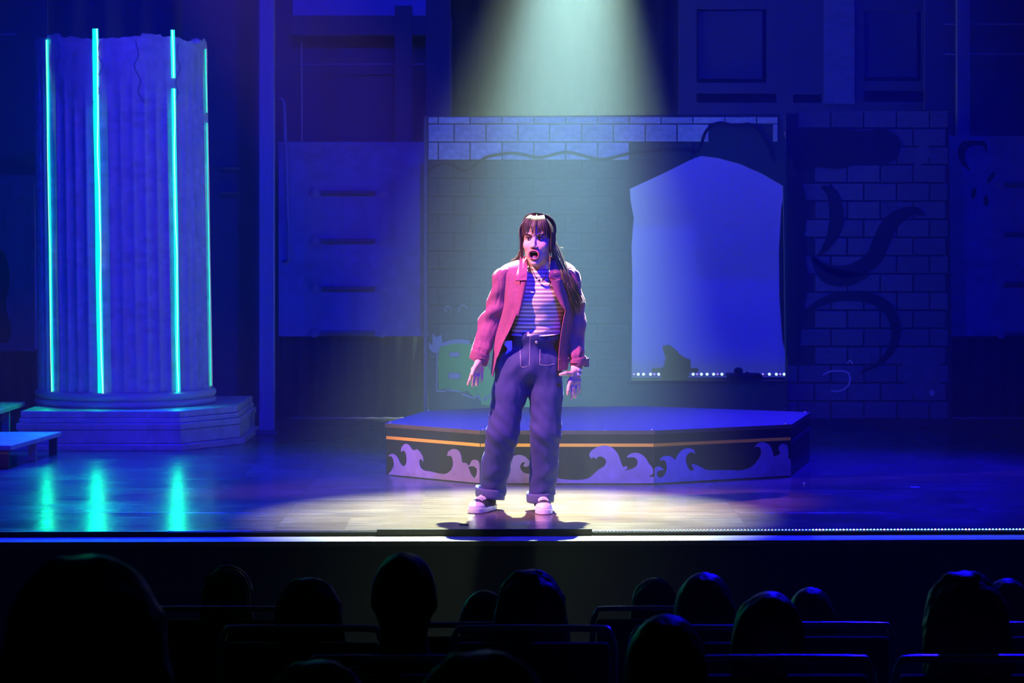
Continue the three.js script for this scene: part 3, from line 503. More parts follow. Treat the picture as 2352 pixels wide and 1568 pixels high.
// ---------- lanterns over the stage ----------
const M_can = mat({ color: lin(0.02, 0.02, 0.02), roughness: 0.5 });
for (const [k, z, y] of [[0, 5.0, 6.66], [1, -4.6, 7.06], [2, -2.3, 4.86], [3, -7.45, 5.56], [4, -5.0, 5.66]]) {
  const bar = thing('lighting_bar', ['front lighting bar above the stage', 'rear lighting bar above the stage', 'middle lighting bar above the stage', 'lighting bar behind the arch flat', 'lighting bar in front of the arch flat'][k], 'bar', [0, y, z]);
  part('pipe', new THREE.CylinderGeometry(0.024, 0.024, 12, 12).rotateZ(Math.PI / 2), M_steel, bar);
  for (const x of [-5, 0, 5]) part('hanger', span(x - 0.008, x + 0.008, 0, 8 - y, -0.008, 0.008), M_steel, bar);
}
const lanternLabels = ['lantern throwing the pale top light over the performer', 'lantern shining straight down behind the platform', 'lantern shining straight down behind the arch flat', 'pink lantern high at the left of the stage front', 'low pink lantern on the left side of the stage', 'blue wash lantern on the left of the front bar', 'blue wash lantern in the middle of the front bar', 'blue wash lantern on the right of the front bar', 'blue lantern out over the audience aimed at the performer', 'blue lantern on the left of the rear bar', 'blue lantern on the right of the rear bar', 'blue lantern on the rear bar aimed out at the audience'];
lampPlaces.forEach(([name, at, to, rgb], i) => {
  const t = thing('stage_lantern', lanternLabels[i], 'lantern', at, 0, 'stage lanterns'), dir = V(...to).sub(V(...at)).normalize();
  const q = new THREE.Quaternion().setFromUnitVectors(V(0, -1, 0), dir);
  const can = part('can', new THREE.LatheGeometry([[0, 0.36], [0.07, 0.36], [0.1, 0.3], [0.105, 0.02], [0.098, 0.02], [0.094, 0.28], [0, 0.32]].map((p) => new THREE.Vector2(...p)), 28), M_can, t); can.quaternion.copy(q);
  const lens = part('lens', new THREE.CircleGeometry(0.09, 12).rotateX(Math.PI / 2).translate(0, 0.05, 0), mat({ color: lin(0.3, 0.3, 0.3), emissive: lin(...rgb), emissiveIntensity: 0.6 }), t); lens.quaternion.copy(q);
  part('yoke', tube([[-0.125, 0.1, 0], [-0.125, 0.3, 0], [0, 0.42, 0], [0.125, 0.3, 0], [0.125, 0.1, 0]], 0.01, 24, 8), M_can, t);
});
{
  const b = thing('cyc_batten', 'long blue batten light above the backcloth', 'batten', [0, 5.6, -10.4]);
  part('housing', box(9.1, 0.12, 0.2, 0, 0.16, 0.05), M_can, b);
  part('face', new THREE.PlaneGeometry(9, 0.12).rotateX(Math.PI / 2).translate(0, 0.09, 0.02), mat({ color: lin(0.1, 0.1, 0.3), emissive: lin(...BLUE), emissiveIntensity: 0.6 }), b);
}

// ---------- bodies: distance fields meshed with surface nets ----------
const smin = (a, b, k) => { const h = Math.max(k - Math.abs(a - b), 0) / k; return Math.min(a, b) - h * h * k * 0.25; };
const smax = (a, b, k) => -smin(-a, -b, k);
function cap(x, y, z, a, b) {   // tapered capsule between [x, y, z, r] joints
  const bx = b[0] - a[0], by = b[1] - a[1], bz = b[2] - a[2], px = x - a[0], py = y - a[1], pz = z - a[2];
  const t = clamp((px * bx + py * by + pz * bz) / (bx * bx + by * by + bz * bz + 1e-12), 0, 1), dx = px - bx * t, dy = py - by * t, dz = pz - bz * t;
  return Math.sqrt(dx * dx + dy * dy + dz * dz) - (a[3] + (b[3] - a[3]) * t);
}
function ell(x, y, z, cx, cy, cz, rx, ry, rz) {
  const px = x - cx, py = y - cy, pz = z - cz, k0 = Math.sqrt((px / rx) ** 2 + (py / ry) ** 2 + (pz / rz) ** 2), k1 = Math.sqrt((px / rx ** 2) ** 2 + (py / ry ** 2) ** 2 + (pz / rz ** 2) ** 2);
  return k1 < 1e-9 ? -Math.min(rx, ry, rz) : k0 * (k0 - 1) / k1;
}
function meshField(f, lo, hi, cell, paint) {
  const nx = Math.ceil((hi[0] - lo[0]) / cell) + 1, ny = Math.ceil((hi[1] - lo[1]) / cell) + 1, nz = Math.ceil((hi[2] - lo[2]) / cell) + 1, v = new Float32Array(nx * ny * nz);
  for (let k = 0, o = 0; k < nz; k++) for (let j = 0; j < ny; j++) for (let i = 0; i < nx; i++, o++) v[o] = f(lo[0] + i * cell, lo[1] + j * cell, lo[2] + k * cell);
  const at = new Int32Array(nx * ny * nz).fill(-1), pos = [], idx = [], S = [1, nx, nx * ny];
  for (let k = 0; k < nz - 1; k++) for (let j = 0; j < ny - 1; j++) for (let i = 0; i < nx - 1; i++) {
    const o = i + j * nx + k * nx * ny; let m = 0;
    for (let c = 0; c < 8; c++) if (v[o + (c & 1) + ((c >> 1) & 1) * nx + (c >> 2) * S[2]] < 0) m |= 1 << c;
    if (m === 0 || m === 255) continue;
    let sx = 0, sy = 0, sz = 0, n = 0;
    for (let c = 0; c < 8; c++) for (let b = 0; b < 3; b++) {
      const d = c | (1 << b); if (d === c) continue;
      const va = v[o + (c & 1) + ((c >> 1) & 1) * nx + (c >> 2) * S[2]], vb = v[o + (d & 1) + ((d >> 1) & 1) * nx + (d >> 2) * S[2]];
      if ((va < 0) === (vb < 0)) continue;
      const t = va / (va - vb); sx += (c & 1) + (b === 0 ? t : 0); sy += ((c >> 1) & 1) + (b === 1 ? t : 0); sz += (c >> 2) + (b === 2 ? t : 0); n++;
    }
    at[o] = pos.length / 3; pos.push(lo[0] + (i + sx / n) * cell, lo[1] + (j + sy / n) * cell, lo[2] + (k + sz / n) * cell);
  }
  for (let k = 1; k < nz - 1; k++) for (let j = 1; j < ny - 1; j++) for (let i = 1; i < nx - 1; i++) {
    const o = i + j * nx + k * nx * ny;
    for (let b = 0; b < 3; b++) {
      const a = v[o] < 0, c = v[o + S[b]] < 0; if (a === c) continue;
      const u = S[(b + 1) % 3], w = S[(b + 2) % 3], q = [at[o - u - w], at[o - w], at[o], at[o - u]];
      if (q.some((t) => t < 0)) continue;
      if (a) idx.push(q[0], q[1], q[2], q[0], q[2], q[3]); else idx.push(q[0], q[2], q[1], q[0], q[3], q[2]);
    }
  }
  const n = new Float32Array(pos.length), e = cell * 0.5, col = paint ? new Float32Array(pos.length) : null, uv = new Float32Array(pos.length / 3 * 2);
  for (let i = 0; i < pos.length; i += 3) {
    const x = pos[i], y = pos[i + 1], z = pos[i + 2], gx = f(x + e, y, z) - f(x - e, y, z), gy = f(x, y + e, z) - f(x, y - e, z), gz = f(x, y, z + e) - f(x, y, z - e), l = Math.hypot(gx, gy, gz) || 1;
    n[i] = gx / l; n[i + 1] = gy / l; n[i + 2] = gz / l; uv[i / 3 * 2] = x; uv[i / 3 * 2 + 1] = y;
    if (paint) { const c = paint(x, y, z); col[i] = c[0]; col[i + 1] = c[1]; col[i + 2] = c[2]; }
  }
  const g = new THREE.BufferGeometry(); g.setAttribute('position', new THREE.Float32BufferAttribute(pos, 3)); g.setAttribute('normal', new THREE.BufferAttribute(n, 3)); g.setAttribute('uv', new THREE.BufferAttribute(uv, 2));
  if (paint) g.setAttribute('color', new THREE.BufferAttribute(col, 3)); g.setIndex(idx); return g;
}
// a tapering strand along points
function strand(points, r0, r1, n = 10, m = 5, flat = 1) {
  const c = curve(points), F = c.computeFrenetFrames(n, false), pos = [], nor = [], idx = [], uv = [], P = V(0, 0, 0);
  for (let i = 0; i <= n; i++) {
    c.getPointAt(i / n, P); const r = lerp(r0, r1, Math.pow(i / n, 1.3)) * (i === 0 ? 0.6 : 1);
    for (let k = 0; k < m; k++) { const a = k / m * Math.PI * 2, N = F.normals[i].clone().multiplyScalar(Math.cos(a)).addScaledVector(F.binormals[i], Math.sin(a) * flat); pos.push(P.x + N.x * r, P.y + N.y * r, P.z + N.z * r); N.normalize(); nor.push(N.x, N.y, N.z); uv.push(k / m, i / n); }
  }
  for (let i = 0; i < n; i++) for (let k = 0; k < m; k++) { const a = i * m + k, b = i * m + (k + 1) % m; idx.push(a, b, b + m, a, b + m, a + m); }
  const g = new THREE.BufferGeometry(); g.setAttribute('position', new THREE.Float32BufferAttribute(pos, 3)); g.setAttribute('normal', new THREE.Float32BufferAttribute(nor, 3)); g.setAttribute('uv', new THREE.Float32BufferAttribute(uv, 2)); g.setIndex(idx); return g;
}
// closed tube through rings [x, y, z, rx, rz], cross-sections level; f(angle, v) adds to the radius
function rings(list, n, m, f = () => 0, tilt = 0) {
  const cv = list[0].map((_, c) => (t) => { const s = t * (list.length - 1), i = Math.min(Math.floor(s), list.length - 2), u = s - i, g = (k) => list[clamp(k, 0, list.length - 1)][c], p0 = g(i - 1), p1 = g(i), p2 = g(i + 1), p3 = g(i + 2); return 0.5 * (2 * p1 + (p2 - p0) * u + (2 * p0 - 5 * p1 + 4 * p2 - p3) * u * u + (3 * p1 - p0 - 3 * p2 + p3) * u * u * u); });
  return { at: (a, v) => { const [x, y, z, rx, rz] = cv.map((h) => h(v)), k = f(a, v); return [x + Math.sin(a) * (rx + k), y + Math.sin(a) * rx * tilt, z + Math.cos(a) * (rz + k)]; }, value: (v) => cv.map((h) => h(v)) };
}

// ---------- the performer ----------
const performer = thing('person', 'person in a mauve jacket, striped shirt and wide jeans standing shouting in the light pool', 'person', [0.03, 0, -0.05]);
{
  const BX = 0.03, BZ = -0.05;   // everything below is in stage metres, moved to the base at the end
  const inner = new THREE.Group();
  const put = (name, geo, material, parent = performer, label) => part(name, geo.translate(-BX, 0, -BZ), material, parent, label);
  const sub = (name, label) => { const g = new THREE.Group(); g.name = name; if (label) g.userData.label = label; performer.add(g); return g; };
  const M_skin = mat({ vertexColors: true, roughness: 0.5, sheen: 0.15, sheenColor: lin(1, 0.7, 0.6), sheenRoughness: 0.4 });
  const SKIN = [0.66, 0.42, 0.33], LIP = [0.5, 0.13, 0.14], MOUTH = [0.09, 0.015, 0.015];

  // --- head, in its own axes: eye level y = 0, face towards +z; scaled and turned into place
  const S = 1.1, HC = [0.141, 1.4967, 0.055], yaw = -0.23, roll = -0.03, pitch = 0.06;
  const HM = new THREE.Matrix4().makeRotationFromEuler(new THREE.Euler(pitch, yaw, roll, 'YXZ')).premultiply(new THREE.Matrix4().makeTranslation(...HC)).multiply(new THREE.Matrix4().makeScale(S, S, S));
  const lipRing = (x, y, z) => { const lx = x / 1.12, ly = (y + 0.079) / 0.98, q = Math.sqrt(lx * lx + ly * ly) - 0.0215, zs = 0.094 - 4.5 * x * x - (y < -0.079 ? (-0.079 - y) * 0.25 : 0); return Math.sqrt(q * q + (z - zs) ** 2) - 0.0058; };
  const headField = (x, y, z) => {
    const ax = Math.abs(x);
    let d = ell(x, y, z, 0, 0.032, -0.018, 0.073, 0.082, 0.094);
    d = smin(d, ell(x, y, z, 0, -0.03, 0.022, 0.061, 0.086, 0.068), 0.03);
    d = smin(d, ell(x, y, z, 0, -0.09, 0.03, 0.041, 0.038, 0.045), 0.04);
    d = smin(d, ell(x, y, z, 0, -0.122, 0.066, 0.018, 0.013, 0.016), 0.028);
    d = smin(d, ell(ax, y, z, 0.037, -0.036, 0.058, 0.022, 0.02, 0.022), 0.022);
    d = smin(d, cap(ax, y, z, [0.008, 0.014, 0.083, 0.007], [0.042, 0.016, 0.066, 0.007]), 0.014);
    d = smax(d, -ell(ax, y, z, 0.029, -0.001, 0.098, 0.017, 0.0115, 0.018), 0.012);
    d = smin(d, cap(x, y, z, [0, 0.004, 0.084, 0.0065], [0, -0.033, 0.099, 0.008]), 0.01);
    d = smin(d, ell(x, y, z, 0, -0.037, 0.0985, 0.0095, 0.008, 0.010), 0.007);
    d = smin(d, ell(ax, y, z, 0.011, -0.041, 0.093, 0.0075, 0.006, 0.009), 0.006);
    d = smax(d, -ell(ax, y, z, 0.0065, -0.047, 0.1, 0.0035, 0.003, 0.006), 0.002);
    d = smin(d, lipRing(x, y, z), 0.005);
    d = smax(d, -ell(x, y, z, 0, -0.079, 0.086, 0.0215, 0.0185, 0.04), 0.004);
    d = smin(d, smax(ell(ax, y, z, 0.074, -0.014, -0.008, 0.009, 0.03, 0.019), -ell(ax, y, z, 0.084, -0.012, -0.004, 0.007, 0.02, 0.011), 0.006), 0.01);
    d = smin(d, cap(x, y, z, [0, -0.08, -0.028, 0.05], [0.0, -0.2, -0.05, 0.056]), 0.03);
    return d;
  };
  const headPaint = (x, y, z) => {
    const inside = ell(x, y, z, 0, -0.079, 0.086, 0.0215, 0.0185, 0.04), lip = lipRing(x, y, z);
    if (inside < 0.0015 && z < 0.092 - 4.5 * x * x) return MOUTH;
    if (lip < 0.0022 && z > 0.075) return LIP;
    return SKIN;
  };
  const headGeo = meshField(headField, [-0.1, -0.225, -0.125], [0.1, 0.125, 0.125], 0.0027, headPaint).applyMatrix4(HM);

  // --- hands and forearms: every finger is a chain of its own rooted in the palm
  const J = (list) => list;   // [x, y, z, r]
  const handField = (H) => (x, y, z) => {
    let d = 1; for (const [a, b] of H.palm) d = smin(d, cap(x, y, z, a, b), 0.012);
    for (const c of H.fingers) { let e = 1; for (let i = 0; i < c.length - 1; i++) e = smin(e, cap(x, y, z, c[i], c[i + 1]), 0.002); d = smin(d, e, 0.005); }
    return d;
  };
  const k = (p, r) => [...p, r], pt = (list) => list;
  const makeHand = (wristUp, wrist, kn, tips, thumb) => {
    const palm = [[k(wristUp, 0.027), k(wrist, 0.0225)], ...kn.map((q) => [k(wrist, 0.017), k(q, 0.0125)]), [k(kn[0], 0.012), k(kn[3], 0.0115)], [k(wrist, 0.018), k(thumb[0], 0.014)]];
    const fingers = kn.map((q, i) => [k(q, 0.0105 - (i === 3 ? 0.0015 : 0)), k(tips[i][0], 0.0092 - (i === 3 ? 0.0015 : 0)), k(tips[i][1], 0.0088 - (i === 3 ? 0.0016 : 0)), k(tips[i][2], 0.0072 - (i === 3 ? 0.001 : 0))]);
    return { palm, fingers: [...fingers, [k(thumb[0], 0.0135), k(thumb[1], 0.011), k(thumb[2], 0.0085)]] };
  };
  const P3 = [[-0.1658, 0.8923, -0.03], [-0.1771, 0.8309, 0.02], [-0.2069, 0.7843, 0.075], [-0.1931, 0.7738, 0.055], [-0.1792, 0.7727, 0.035], [-0.1653, 0.781, 0.015], [-0.2184, 0.7572, 0.095], [-0.2278, 0.729, 0.095], [-0.2373, 0.7049, 0.085], [-0.2023, 0.744, 0.07], [-0.207, 0.7181, 0.07], [-0.2118, 0.6943, 0.065], [-0.1837, 0.7452, 0.05], [-0.1862, 0.7214, 0.045], [-0.1909, 0.6975, 0.04], [-0.1628, 0.758, 0.025], [-0.1628, 0.7367, 0.025], [-0.1652, 0.7176, 0.02], [-0.1882, 0.812, 0.065], [-0.2043, 0.79, 0.095], [-0.2157, 0.7583, 0.115]];
  const left = makeHand(P3[0], P3[1], P3.slice(2, 6), [P3.slice(6, 9), P3.slice(9, 12), P3.slice(12, 15), P3.slice(15, 18)], P3.slice(18, 21));
  const Q3 = [[0.3483, 0.8497, -0.03], [0.3447, 0.7813, 0.02], [0.3127, 0.7161, 0.075], [0.3296, 0.7058, 0.06], [0.3465, 0.7069, 0.04], [0.3611, 0.7179, 0.025], [0.3054, 0.6911, 0.09], [0.3029, 0.6726, 0.095], [0.3007, 0.6512, 0.09], [0.3245, 0.6784, 0.075], [0.3244, 0.6552, 0.08], [0.3221, 0.6267, 0.075], [0.3438, 0.6796, 0.055], [0.3438, 0.656, 0.055], [0.3416, 0.6322, 0.05], [0.3632, 0.6972, 0.035], [0.3655, 0.6783, 0.035], [0.3656, 0.6568, 0.03], [0.32, 0.7602, 0.065], [0.2888, 0.7642, 0.095], [0.2604, 0.7577, 0.105]];
  const right = makeHand(Q3[0], Q3[1], Q3.slice(2, 6), [Q3.slice(6, 9), Q3.slice(9, 12), Q3.slice(12, 15), Q3.slice(15, 18)], Q3.slice(18, 21));
  const bounds = (H) => { const all = [...H.palm.flat(), ...H.fingers.flat()], lo = [9, 9, 9], hi = [-9, -9, -9]; for (const p of all) for (let c = 0; c < 3; c++) { lo[c] = Math.min(lo[c], p[c] - p[3] - 0.01); hi[c] = Math.max(hi[c], p[c] + p[3] + 0.01); } return [lo, hi]; };
  const handGeos = [left, right].map((H) => meshField(handField(H), ...bounds(H), 0.0026, () => SKIN));

  // --- trunk, arms and legs under the clothes
  const hip = [0.1087, 0.811, -0.07], chest = [0.1418, 1.1774, -0.02];
  const bodyField = (x, y, z) => {
    let d = ell(x, y, z, chest[0], chest[1], chest[2], 0.125, 0.17, 0.08);
    d = smin(d, ell(x, y, z, hip[0] + 0.01, hip[1] + 0.03, hip[2], 0.12, 0.11, 0.08), 0.08);
    d = smin(d, cap(x, y, z, [HC[0], HC[1] - 0.2, HC[2] - 0.05, 0.05], [chest[0], chest[1] + 0.1, chest[2], 0.07]), 0.06);
    for (const c of arms) for (let i = 0; i < c.length - 1; i++) d = smin(d, cap(x, y, z, c[i], c[i + 1]), 0.03);
    for (const c of legs) for (let i = 0; i < c.length - 1; i++) d = smin(d, cap(x, y, z, c[i], c[i + 1]), 0.03);
    return d;
  };
  const arms = [[[-0.0237, 1.2763, -0.02, 0.045], [-0.114, 1.0521, -0.07, 0.036], [-0.1658, 0.8923, -0.03, 0.027]], [[0.322, 1.2668, -0.02, 0.045], [0.3471, 1.0446, -0.08, 0.036], [0.3483, 0.8497, -0.03, 0.027]]];
  const legs = [[[0.0095, 0.7717, -0.07, 0.07], [-0.0569, 0.4177, -0.04, 0.05], [-0.1054, 0.0834, -0.18, 0.036]], [[0.1758, 0.7717, -0.07, 0.07], [0.1802, 0.4177, -0.04, 0.05], [0.1648, 0.0755, -0.14, 0.036]]];
  const trunkGeo = meshField(bodyField, [-0.28, 0.03, -0.3], [0.42, 1.42, 0.14], 0.012, () => SKIN);
  put('body', mergeGeometries([headGeo, ...handGeos, trunkGeo]), M_skin);

  // --- face details
  const onHead = (g) => g.applyMatrix4(HM);
  const M_eye = mat({ color: lin(0.75, 0.72, 0.7), roughness: 0.15 }), M_iris = mat({ color: lin(0.03, 0.015, 0.008), roughness: 0.1 }), M_hairMat = mat({ color: lin(0.075, 0.045, 0.03), roughness: 0.5, sheen: 0.4, sheenColor: lin(0.5, 0.4, 0.35), sheenRoughness: 0.3 });
  for (const s of [-1, 1]) {
    const e = put('eye', onHead(new THREE.SphereGeometry(0.0118, 20, 14).translate(s * 0.029, -0.001, 0.0735)), M_eye);
    part('iris', onHead(new THREE.SphereGeometry(0.0062, 16, 12).scale(1, 1, 0.45).translate(s * 0.029 - 0.001, -0.0005, 0.0838)).translate(-BX, 0, -BZ), M_iris, e);
    put('eyelashes', onHead(merged([strand([[s * 0.016, 0.0, 0.0845], [s * 0.024, 0.0075, 0.0865], [s * 0.033, 0.0078, 0.0845], [s * 0.0435, 0.002, 0.077]], 0.0026, 0.0036, 12, 6), strand([[s * 0.019, -0.006, 0.083], [s * 0.029, -0.0095, 0.0835], [s * 0.041, -0.004, 0.0775]], 0.0014, 0.0018, 10, 5)])), M_hairMat);
    put('eyebrow', onHead(strand([[s * 0.010, 0.0135, 0.0935], [s * 0.022, 0.0185, 0.0915], [s * 0.036, 0.0205, 0.083], [s * 0.049, 0.015, 0.0715]], 0.004, 0.0016, 14, 6)), M_hairMat);
  }
  const M_teeth = mat({ color: lin(0.8, 0.76, 0.7), roughness: 0.25 });
  const arcTeeth = (y, r, h, w, z0) => { const list = []; for (let i = -4; i <= 4; i++) { const a = i * w; list.push(new RoundedBoxGeometry(r * w * 0.94, h, 0.004, 1, 0.001).rotateY(a).translate(Math.sin(a) * r, y, z0 + Math.cos(a) * r)); } return merged(list); };
  put('upper_teeth', onHead(arcTeeth(-0.0655, 0.022, 0.0095, 0.24, 0.064)), M_teeth);
  put('lower_teeth', onHead(arcTeeth(-0.0945, 0.019, 0.006, 0.26, 0.061)), M_teeth);
  put('tongue', onHead(new THREE.SphereGeometry(0.014, 16, 12).scale(1.1, 0.45, 1.6).rotateX(-0.15).translate(0, -0.0915, 0.064)), mat({ color: lin(0.45, 0.13, 0.13), roughness: 0.35 }));
  for (const s of [-1, 1]) put('earring', onHead(new THREE.TorusGeometry(0.006, 0.0016, 8, 20).translate(s * 0.078, -0.05, 0.004)), M_bolt);

  // --- hair: a cap, a parted fringe, side locks and one long fall over the shoulder on the right
  const hairList = [];
  const capField = (x, y, z) => {
    let d = ell(x, y, z, 0, 0.03, -0.02, 0.082, 0.086, 0.102) + 0.003 * fbm(x * 60, y * 14, z * 40, 3);
    d = smin(d, ell(x, y, z, 0, -0.03, -0.055, 0.072, 0.075, 0.06), 0.03);
    d = smax(d, -ell(x, y, z, 0, -0.045, 0.1, 0.064, 0.108, 0.082), 0.008);
    return d;
  };
  hairList.push(meshField(capField, [-0.11, -0.13, -0.15], [0.11, 0.15, 0.11], 0.004).applyMatrix4(HM));
  const lock = (pts, r0, r1, n = 10) => hairList.push(strand(pts, r0, r1, n, 5).applyMatrix4(HM));
  for (let i = 0; i < 120; i++) {   // crown, combed back and down
    const a = rr(-1.45, 1.45), b = rr(-0.05, 0.9), w = rr(0.98, 1.06), p = (t) => { const th = lerp(b * 0.55, 1.75, t); return [Math.sin(a) * Math.sin(th + 0.12) * 0.083 * w, 0.03 + Math.cos(th) * 0.087 * w, -0.02 - Math.cos(a) * Math.sin(th) * 0.1 * w + (1 - t) * 0.05]; };
    lock([p(0), p(0.33), p(0.66), p(1)], 0.0035, 0.0015, 9);
  }
  for (let i = 0; i < 54; i++) {    // fringe, thinner where the forehead shows
    let x = rr(-0.066, 0.066); if (i % 5 && (Math.abs(x + 0.024) < 0.009 || Math.abs(x - 0.012) < 0.012)) x += 0.022;
    const tip = 0.022 + 0.5 * Math.abs(x) * (Math.abs(x) > 0.045 ? -0.8 : 0.15) + rr(-0.006, 0.012), z1 = 0.101 - 9 * x * x;
    lock([[x * 0.5, 0.112, 0.02], [x * 0.8, 0.094, 0.072], [x * 1.0 + rr(-0.003, 0.003), 0.06, 0.097 - 6 * x * x], [x * 1.06 + rr(-0.004, 0.004), tip, z1]], 0.0036, 0.0008, 10);
  }
  for (const s of [-1, 1]) for (let i = 0; i < 34; i++) {   // side locks in front of the ears
    const z = rr(-0.03, 0.055), e = rr(-0.11, -0.05);
    lock([[s * 0.05, 0.095, z], [s * 0.078, 0.05, z + 0.012], [s * rr(0.077, 0.084), 0.0, z + 0.006], [s * rr(0.073, 0.082), e * 0.5, z], [s * rr(0.068, 0.082), e, z - 0.008]], 0.0038, 0.001, 10);
  }
  // long fall: from behind the ear on the right down over the shoulder, in stage metres
  const fall = (a, b, c, d, e, r0, r1) => hairList.push(strand([a, b, c, d, e], r0, r1, 14, 5));
  const F3 = [[0.2036, 1.532, -0.02], [0.2509, 1.4373, -0.02], [0.2878, 1.3386, 0.03], [0.3345, 1.2446, 0.05], [0.3777, 1.1448, 0.02]], G3 = [[0.2181, 1.4609, -0.04], [0.2404, 1.367, 0.04], [0.2727, 1.2875, 0.08], [0.3056, 1.2076, 0.08], [0.339, 1.1177, 0.06]];
  for (let i = 0; i < 150; i++) { const t = rnd(), j = () => rr(-0.008, 0.008), q = F3.map((p, n) => p.map((v, c) => lerp(v, G3[n][c], t) + j() * (0.4 + n * 0.3) + (c === 2 ? rr(-0.02, 0.012) : 0))); q[4][1] += rr(-0.035, 0.05); fall(q[0], q[1], q[2], q[3], q[4], 0.0042, 0.0009); }
  const W3 = [[0.0853, 1.5557, -0.03], [0.0617, 1.4703, -0.06], [0.0475, 1.4134, -0.05], [0.0284, 1.3803, -0.04], [0.0047, 1.3612, -0.05]];
  for (let i = 0; i < 46; i++) { const q = W3.map((p, n) => p.map((v, c) => v + rr(-0.007, 0.007) * (0.5 + n * 0.4))); fall(q[0], q[1], q[2], q[3], q[4], 0.0035, 0.0006); }
  for (let i = 0; i < 40; i++) {    // fly-away hairs
    const n = i % 5, p = i < 26 ? F3[n].map((v, c) => lerp(v, G3[n][c], rr(-0.1, 0.3))) : [HC[0] + rr(-0.09, 0.09), HC[1] + 0.12 + rr(-0.02, 0.01), HC[2] - 0.03], s = i < 26 ? 1 : rr(-1, 1);
    fall(p, [p[0] + 0.01 * s, p[1] + 0.006, p[2]], [p[0] + 0.02 * s, p[1] + rr(0, 0.012), p[2]], [p[0] + 0.028 * s, p[1] + rr(-0.004, 0.016), p[2]], [p[0] + 0.036 * s, p[1] + rr(-0.012, 0.014), p[2]], 0.0009, 0.0003);
  }
  put('hair', merged(hairList), M_hairMat, performer, 'long dark brown hair with a fringe');

  // --- striped shirt
  const stripes = dataTexture(8, 256, (u, v) => {
    const t = (v * 1.0) % 1, b = (a, w) => Math.abs(t - a) < w / 2;
    if (b(0.30, 0.13) || b(0.62, 0.13)) return [0.1, 0.1, 0.22];
    if (b(0.46, 0.14)) return [0.66, 0.48, 0.54];
    return [0.93, 0.9, 0.86];
  });
  const M_shirt = mat({ map: stripes, roughness: 0.85, sheen: 0.2, sheenColor: lin(1, 1, 1) });
  const SH = rings([[0.1466, 1.3429, 0, 0.052, 0.05], [0.1466, 1.324, 0, 0.066, 0.058], [0.1467, 1.3049, -0.01, 0.1, 0.075], [0.1468, 1.2668, -0.02, 0.137, 0.094], [0.1468, 1.2124, -0.02, 0.15, 0.116], [0.1468, 1.1532, -0.02, 0.146, 0.122], [0.1421, 1.0937, -0.03, 0.136, 0.112], [0.1351, 1.0341, -0.04, 0.132, 0.105], [0.1305, 0.9934, -0.05, 0.132, 0.106], [0.1305, 0.9721, -0.05, 0.134, 0.108]], 0, 0, (a, v) => 0.0035 * fbm(Math.sin(a) * 3, v * 14, Math.cos(a) * 3, 3) * smooth(0.2, 0.6, v) + 0.0035 * Math.sin(v * 42 + Math.sin(a) * 3.5 + 1) * smooth(0.6, 0.85, v) * (0.5 + 0.5 * Math.cos(a)));
  const shirtAt = (a, v) => { const p = SH.at(a, v); p[1] -= 0.012 * Math.cos(a) * smooth(0.75, 1, v) - 0.006 * Math.sin(a) * smooth(0.75, 1, v); return p; };
  put('shirt', grid(96, 90, (u, v) => { const p = shirtAt(u * Math.PI * 2, v); return [...p, u, -p[1] / 0.0215]; }, true), M_shirt, performer, 'striped knit shirt');
  put('shirt_collar', tube([...Array(24)].map((_, i) => { const p = SH.at(i / 24 * Math.PI * 2, 0.06); return [p[0], p[1] - 0.004 * Math.cos(i / 24 * Math.PI * 2), p[2]]; }), 0.006, 60, 8, true), mat({ color: lin(0.8, 0.77, 0.72), roughness: 0.85 }));

  // --- jeans
  const M_denim = mat({ color: lin(0.02, 0.027, 0.14), roughness: 0.85, sheen: 0.12, sheenColor: lin(0.45, 0.5, 0.8), sheenRoughness: 0.5 });
  const M_denimIn = mat({ color: lin(0.05, 0.06, 0.17), roughness: 0.85 }), M_thread = mat({ color: lin(0.5, 0.45, 0.5), roughness: 0.7 });
  const L1 = [[0.0047, 0.7438, -0.06, 0.098], [-0.0142, 0.6423, -0.05, 0.093], [-0.0521, 0.4351, -0.03, 0.086], [-0.0882, 0.2382, -0.11, 0.078], [-0.1053, 0.0916, -0.17, 0.07]], L2 = [[0.1804, 0.7438, -0.06, 0.094], [0.1874, 0.6304, -0.05, 0.089], [0.1812, 0.4422, -0.03, 0.085], [0.1761, 0.2401, -0.09, 0.076], [0.1646, 0.0765, -0.13, 0.073]];
  const jeansField = (x, y, z) => {
    let d = ell(x, y, z, 0.1277, 0.9646, -0.05, 0.128, 0.09, 0.104);
    d = smin(d, ell(x, y, z, 0.0969, 0.8039, -0.06, 0.176, 0.11, 0.122), 0.06);
    let e = 1, h = 1;
    for (let i = 0; i < 4; i++) { e = smin(e, cap(x, y, z, L1[i], L1[i + 1]), 0.02); h = smin(h, cap(x, y, z, L2[i], L2[i + 1]), 0.02); }
    d = smin(d, smin(e, h, 0.018), 0.04);
    const knee = Math.exp(-(((y - 0.45) / 0.14) ** 2)), low = smooth(0.45, 0.1, y), up = smooth(0.62, 0.85, y);
    d += 0.009 * fbm(x * 14 + y * 4, y * 5 - x * 6, z * 13, 3) + 0.0028 * knee * Math.sin(y * 75 + x * 70) + 0.0022 * low * Math.sin(y * 62 - x * 45 + z * 20) + 0.003 * up * Math.sin(y * 55 + Math.abs(x - 0.1) * 60);
    d = smax(d, y - 0.9835, 0.01);
    return smax(d, 0.0852 - y + (x < 0.02 ? -0.012 : 0.0), 0.006);
  };
  const jeans = put('jeans', meshField(jeansField, [-0.25, 0.06, -0.3], [0.36, 1.02, 0.16], 0.0075), M_denim, performer, 'dark wide-legged jeans with turned-up hems');
  const frontZ = (x, y) => { let z = 0.2; for (let i = 0; i < 60; i++) { const d = jeansField(x, y, z); if (d < 0.0008) break; z -= Math.max(d * 0.7, 0.0006); } return z; };
